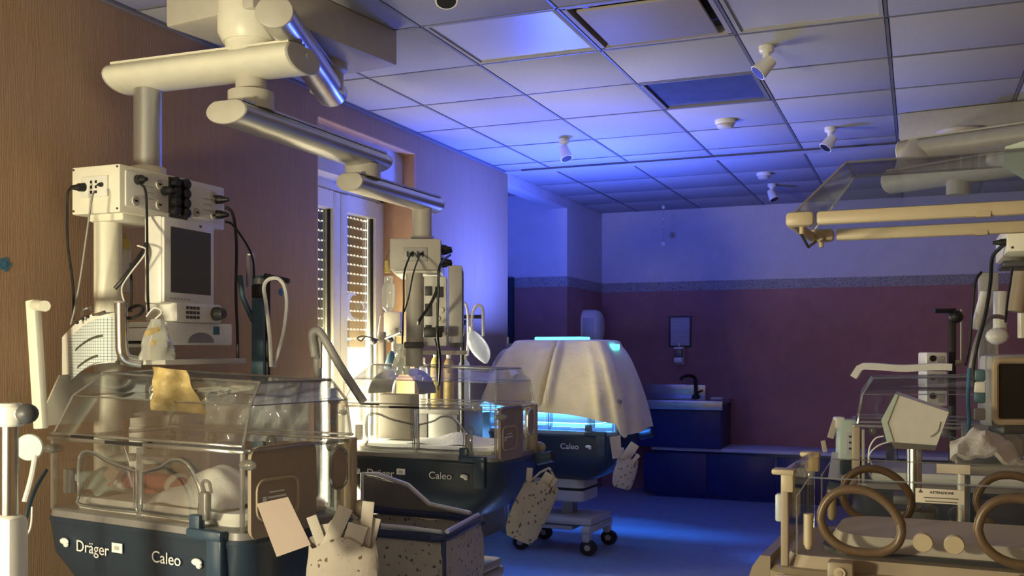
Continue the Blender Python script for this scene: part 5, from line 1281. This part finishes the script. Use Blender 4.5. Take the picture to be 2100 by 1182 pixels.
for k, (x, y, w_, h_, a, lb) in enumerate(((1708, 880, 14, 40, .3, 'white paper slip left of the pale green module'), (1690, 915, 10, 26, -.2, 'small upright paper slip beside the open bed corner'), (1716, 955, 30, 60, .15, 'gray crumpled plastic bag behind the foot end of the open bed'))):
    tag(MB().box((0, 0, h_ / F * 3.9 / 2), (w_ / F * 3.9, .006, h_ / F * 3.9), ry=a, bev=.002).xf(at(x, y + h_ / 2, 4.17), TH).build('paper_slip' if k < 2 else 'plastic_bag', 'paper' if k < 2 else 'film'), lb, 'paper' if k < 2 else 'bag')
t = thing('syringe_pumps', 'stack of pale syringe pumps on a black stand behind the dark incubator', 'syringe pumps', at(1918, 830, 4.55), TH)
for k in range(3):
    u_ = MB().box((0, .03, .03 + k * .085), (.095, .10, .075), bev=.008).build('pump', 'white_plastic', t)
    MB().lathe([(.014, -.030), (.014, -.018)], (-.022, 0, .04 + k * .085), 12, 'y').build('knob', 'black', u_); MB().box((.018, -.022, .03 + k * .085), (.03, .006, .04), bev=.002).build('display', 'grey_plastic', u_)
p = at(1953, 850, 4.62)
t = thing('black_stand', 'black stand with a crank arm and thin rod against the rose wall', 'stand', (p.x, p.y, 0))
MB().box((0, 0, .77), (.032, .04, 1.54), bev=.004).build('post', 'black', t); MB().box((0, 0, .02), (.16, .16, .04), bev=.01).build('foot', 'black', t)
MB().tube([at(1952, 638, 4.6), at(1917, 638, 4.6)], .011, 8).build('crank_arm', 'black', t, world=True); MB().sphere(at(1960, 650, 4.6), (.035, .025, .03), 10, 6).build('clamp', 'black', t, world=True)
MB().cyl(at(1971, 635, 4.6), at(1971, 745, 4.6), .006, n=8).build('rod', 'dull_metal', t, world=True); MB().box(at(1966, 745, 4.6), (.03, .03, .03), bev=.004).build('block', 'beige_panel', t, world=True)
# upright cylinders and grey box behind the right pendant
p = at(2035, 700, 4.75)
t = thing('gas_rack', 'gray rack with two pale upright cylinders at the right', 'rack', (p.x, p.y, 0))
MB().box((0, .05, .5), (.26, .2, 1.0), bev=.01).build('cabinet', 'dull_metal', t)
MB().box((-.01, .12, 1.25), (.09, .06, .95), bev=.01).build('back_board', 'grey_plastic', t)
MB().cyl(at(2050, 690, 4.7), at(2052, 598, 4.7), .030, n=14).build('cylinder', 'white_plastic', t, world=True); MB().cyl(at(1998, 675, 4.7), at(2020, 600, 4.7), .018, .022, 12).build('cylinder', 'white_plastic', t, world=True)
MB().sphere(at(2045, 690, 4.65), (.05, .04, .04), 10, 6).build('valve', 'white_plastic', t, world=True)
tag(MB().cyl(at(2083, 640, 3.6), at(2098, 555, 3.6), .028, .034, 12).build('beige_hose', 'beige_panel'), 'thick beige hose slanting below the cream socket box', 'hose')
for q, (px_, lb) in enumerate(((2097, 'pale upright panel at the right picture edge'),)):
    tag(MB().box(at(px_ + 6, 640, 3.8), (.05, .03, .20), rz=TH, bev=.004).build('panel_board', 'cream'), lb, 'panel')
K = 'cables behind the open bed'
cable('power_cable', 'black wavy cable hanging from the plug of the cream socket box', [at(2066, 497, 3.0), at(2050, 510, 3.05), at(2035, 530, 3.1), at(2031, 580, 3.2), at(2022, 640, 3.3), at(2012, 680, 3.35), at(2003, 715, 3.4), at(1996, 760, 3.4), at(2001, 800, 3.4)], .006, 'cable_black', group=K)
cable('power_cable', 'thin black cable hanging along the rose wall at the right', [at(2013, 558, 4.2), at(2000, 580, 4.2), at(1994, 640, 4.2), at(1989, 700, 4.2), at(1980, 750, 4.2)], .006, 'cable_black', group=K)
cable('power_cable', 'thin dark cable below the cream socket box', [at(2078, 535, 3.15), at(2072, 580, 3.2), at(2066, 620, 3.3), at(2062, 660, 3.4)], .004, 'cable_black', group=K)
cable('hose', 'gray hose arching from the rack to the dark cables', [at(2060, 652, 4.1), at(2035, 650, 4.0), at(2015, 670, 3.9), at(2000, 710, 3.8), at(1990, 760, 3.8)], .009, 'cable_gray', 'hose')
cable('hose', 'blue hose running down behind the wedge monitor', [at(1988, 755, 3.7), at(1985, 820, 3.7), at(1988, 860, 3.7), at(1984, 900, 3.72), at(1986, 960, 3.9), Vector((at(1986, 960, 4.05).x, at(1986, 960, 4.05).y, .01))], .007, 'sticker_blue', 'hose')
cable('sensor_lead', 'thin pale lead drooping left of the wedge monitor', [at(1812, 895, 3.3), at(1795, 900, 3.3), at(1783, 920, 3.3), at(1781, 950, 3.3)], .0025, 'cable_white')
cable('sensor_lead', 'thin pale lead hanging right below the wedge monitor', [at(1830, 905, 3.3), at(1800, 915, 3.3), at(1782, 935, 3.3), at(1790, 955, 3.35)], .0025, 'cable_white')
t = thing('green_tubing', 'green and white coupling hanging by the black monitor', 'coupling', at(2008, 860, 3.4))
for y_, m_ in ((770, 'teal'), (795, 'white_plastic'), (815, 'teal'), (850, 'grey_plastic')): MB().box(at(2009, y_, 3.4), (.035, .03, .04), bev=.006).build('coupling', m_, t, world=True)
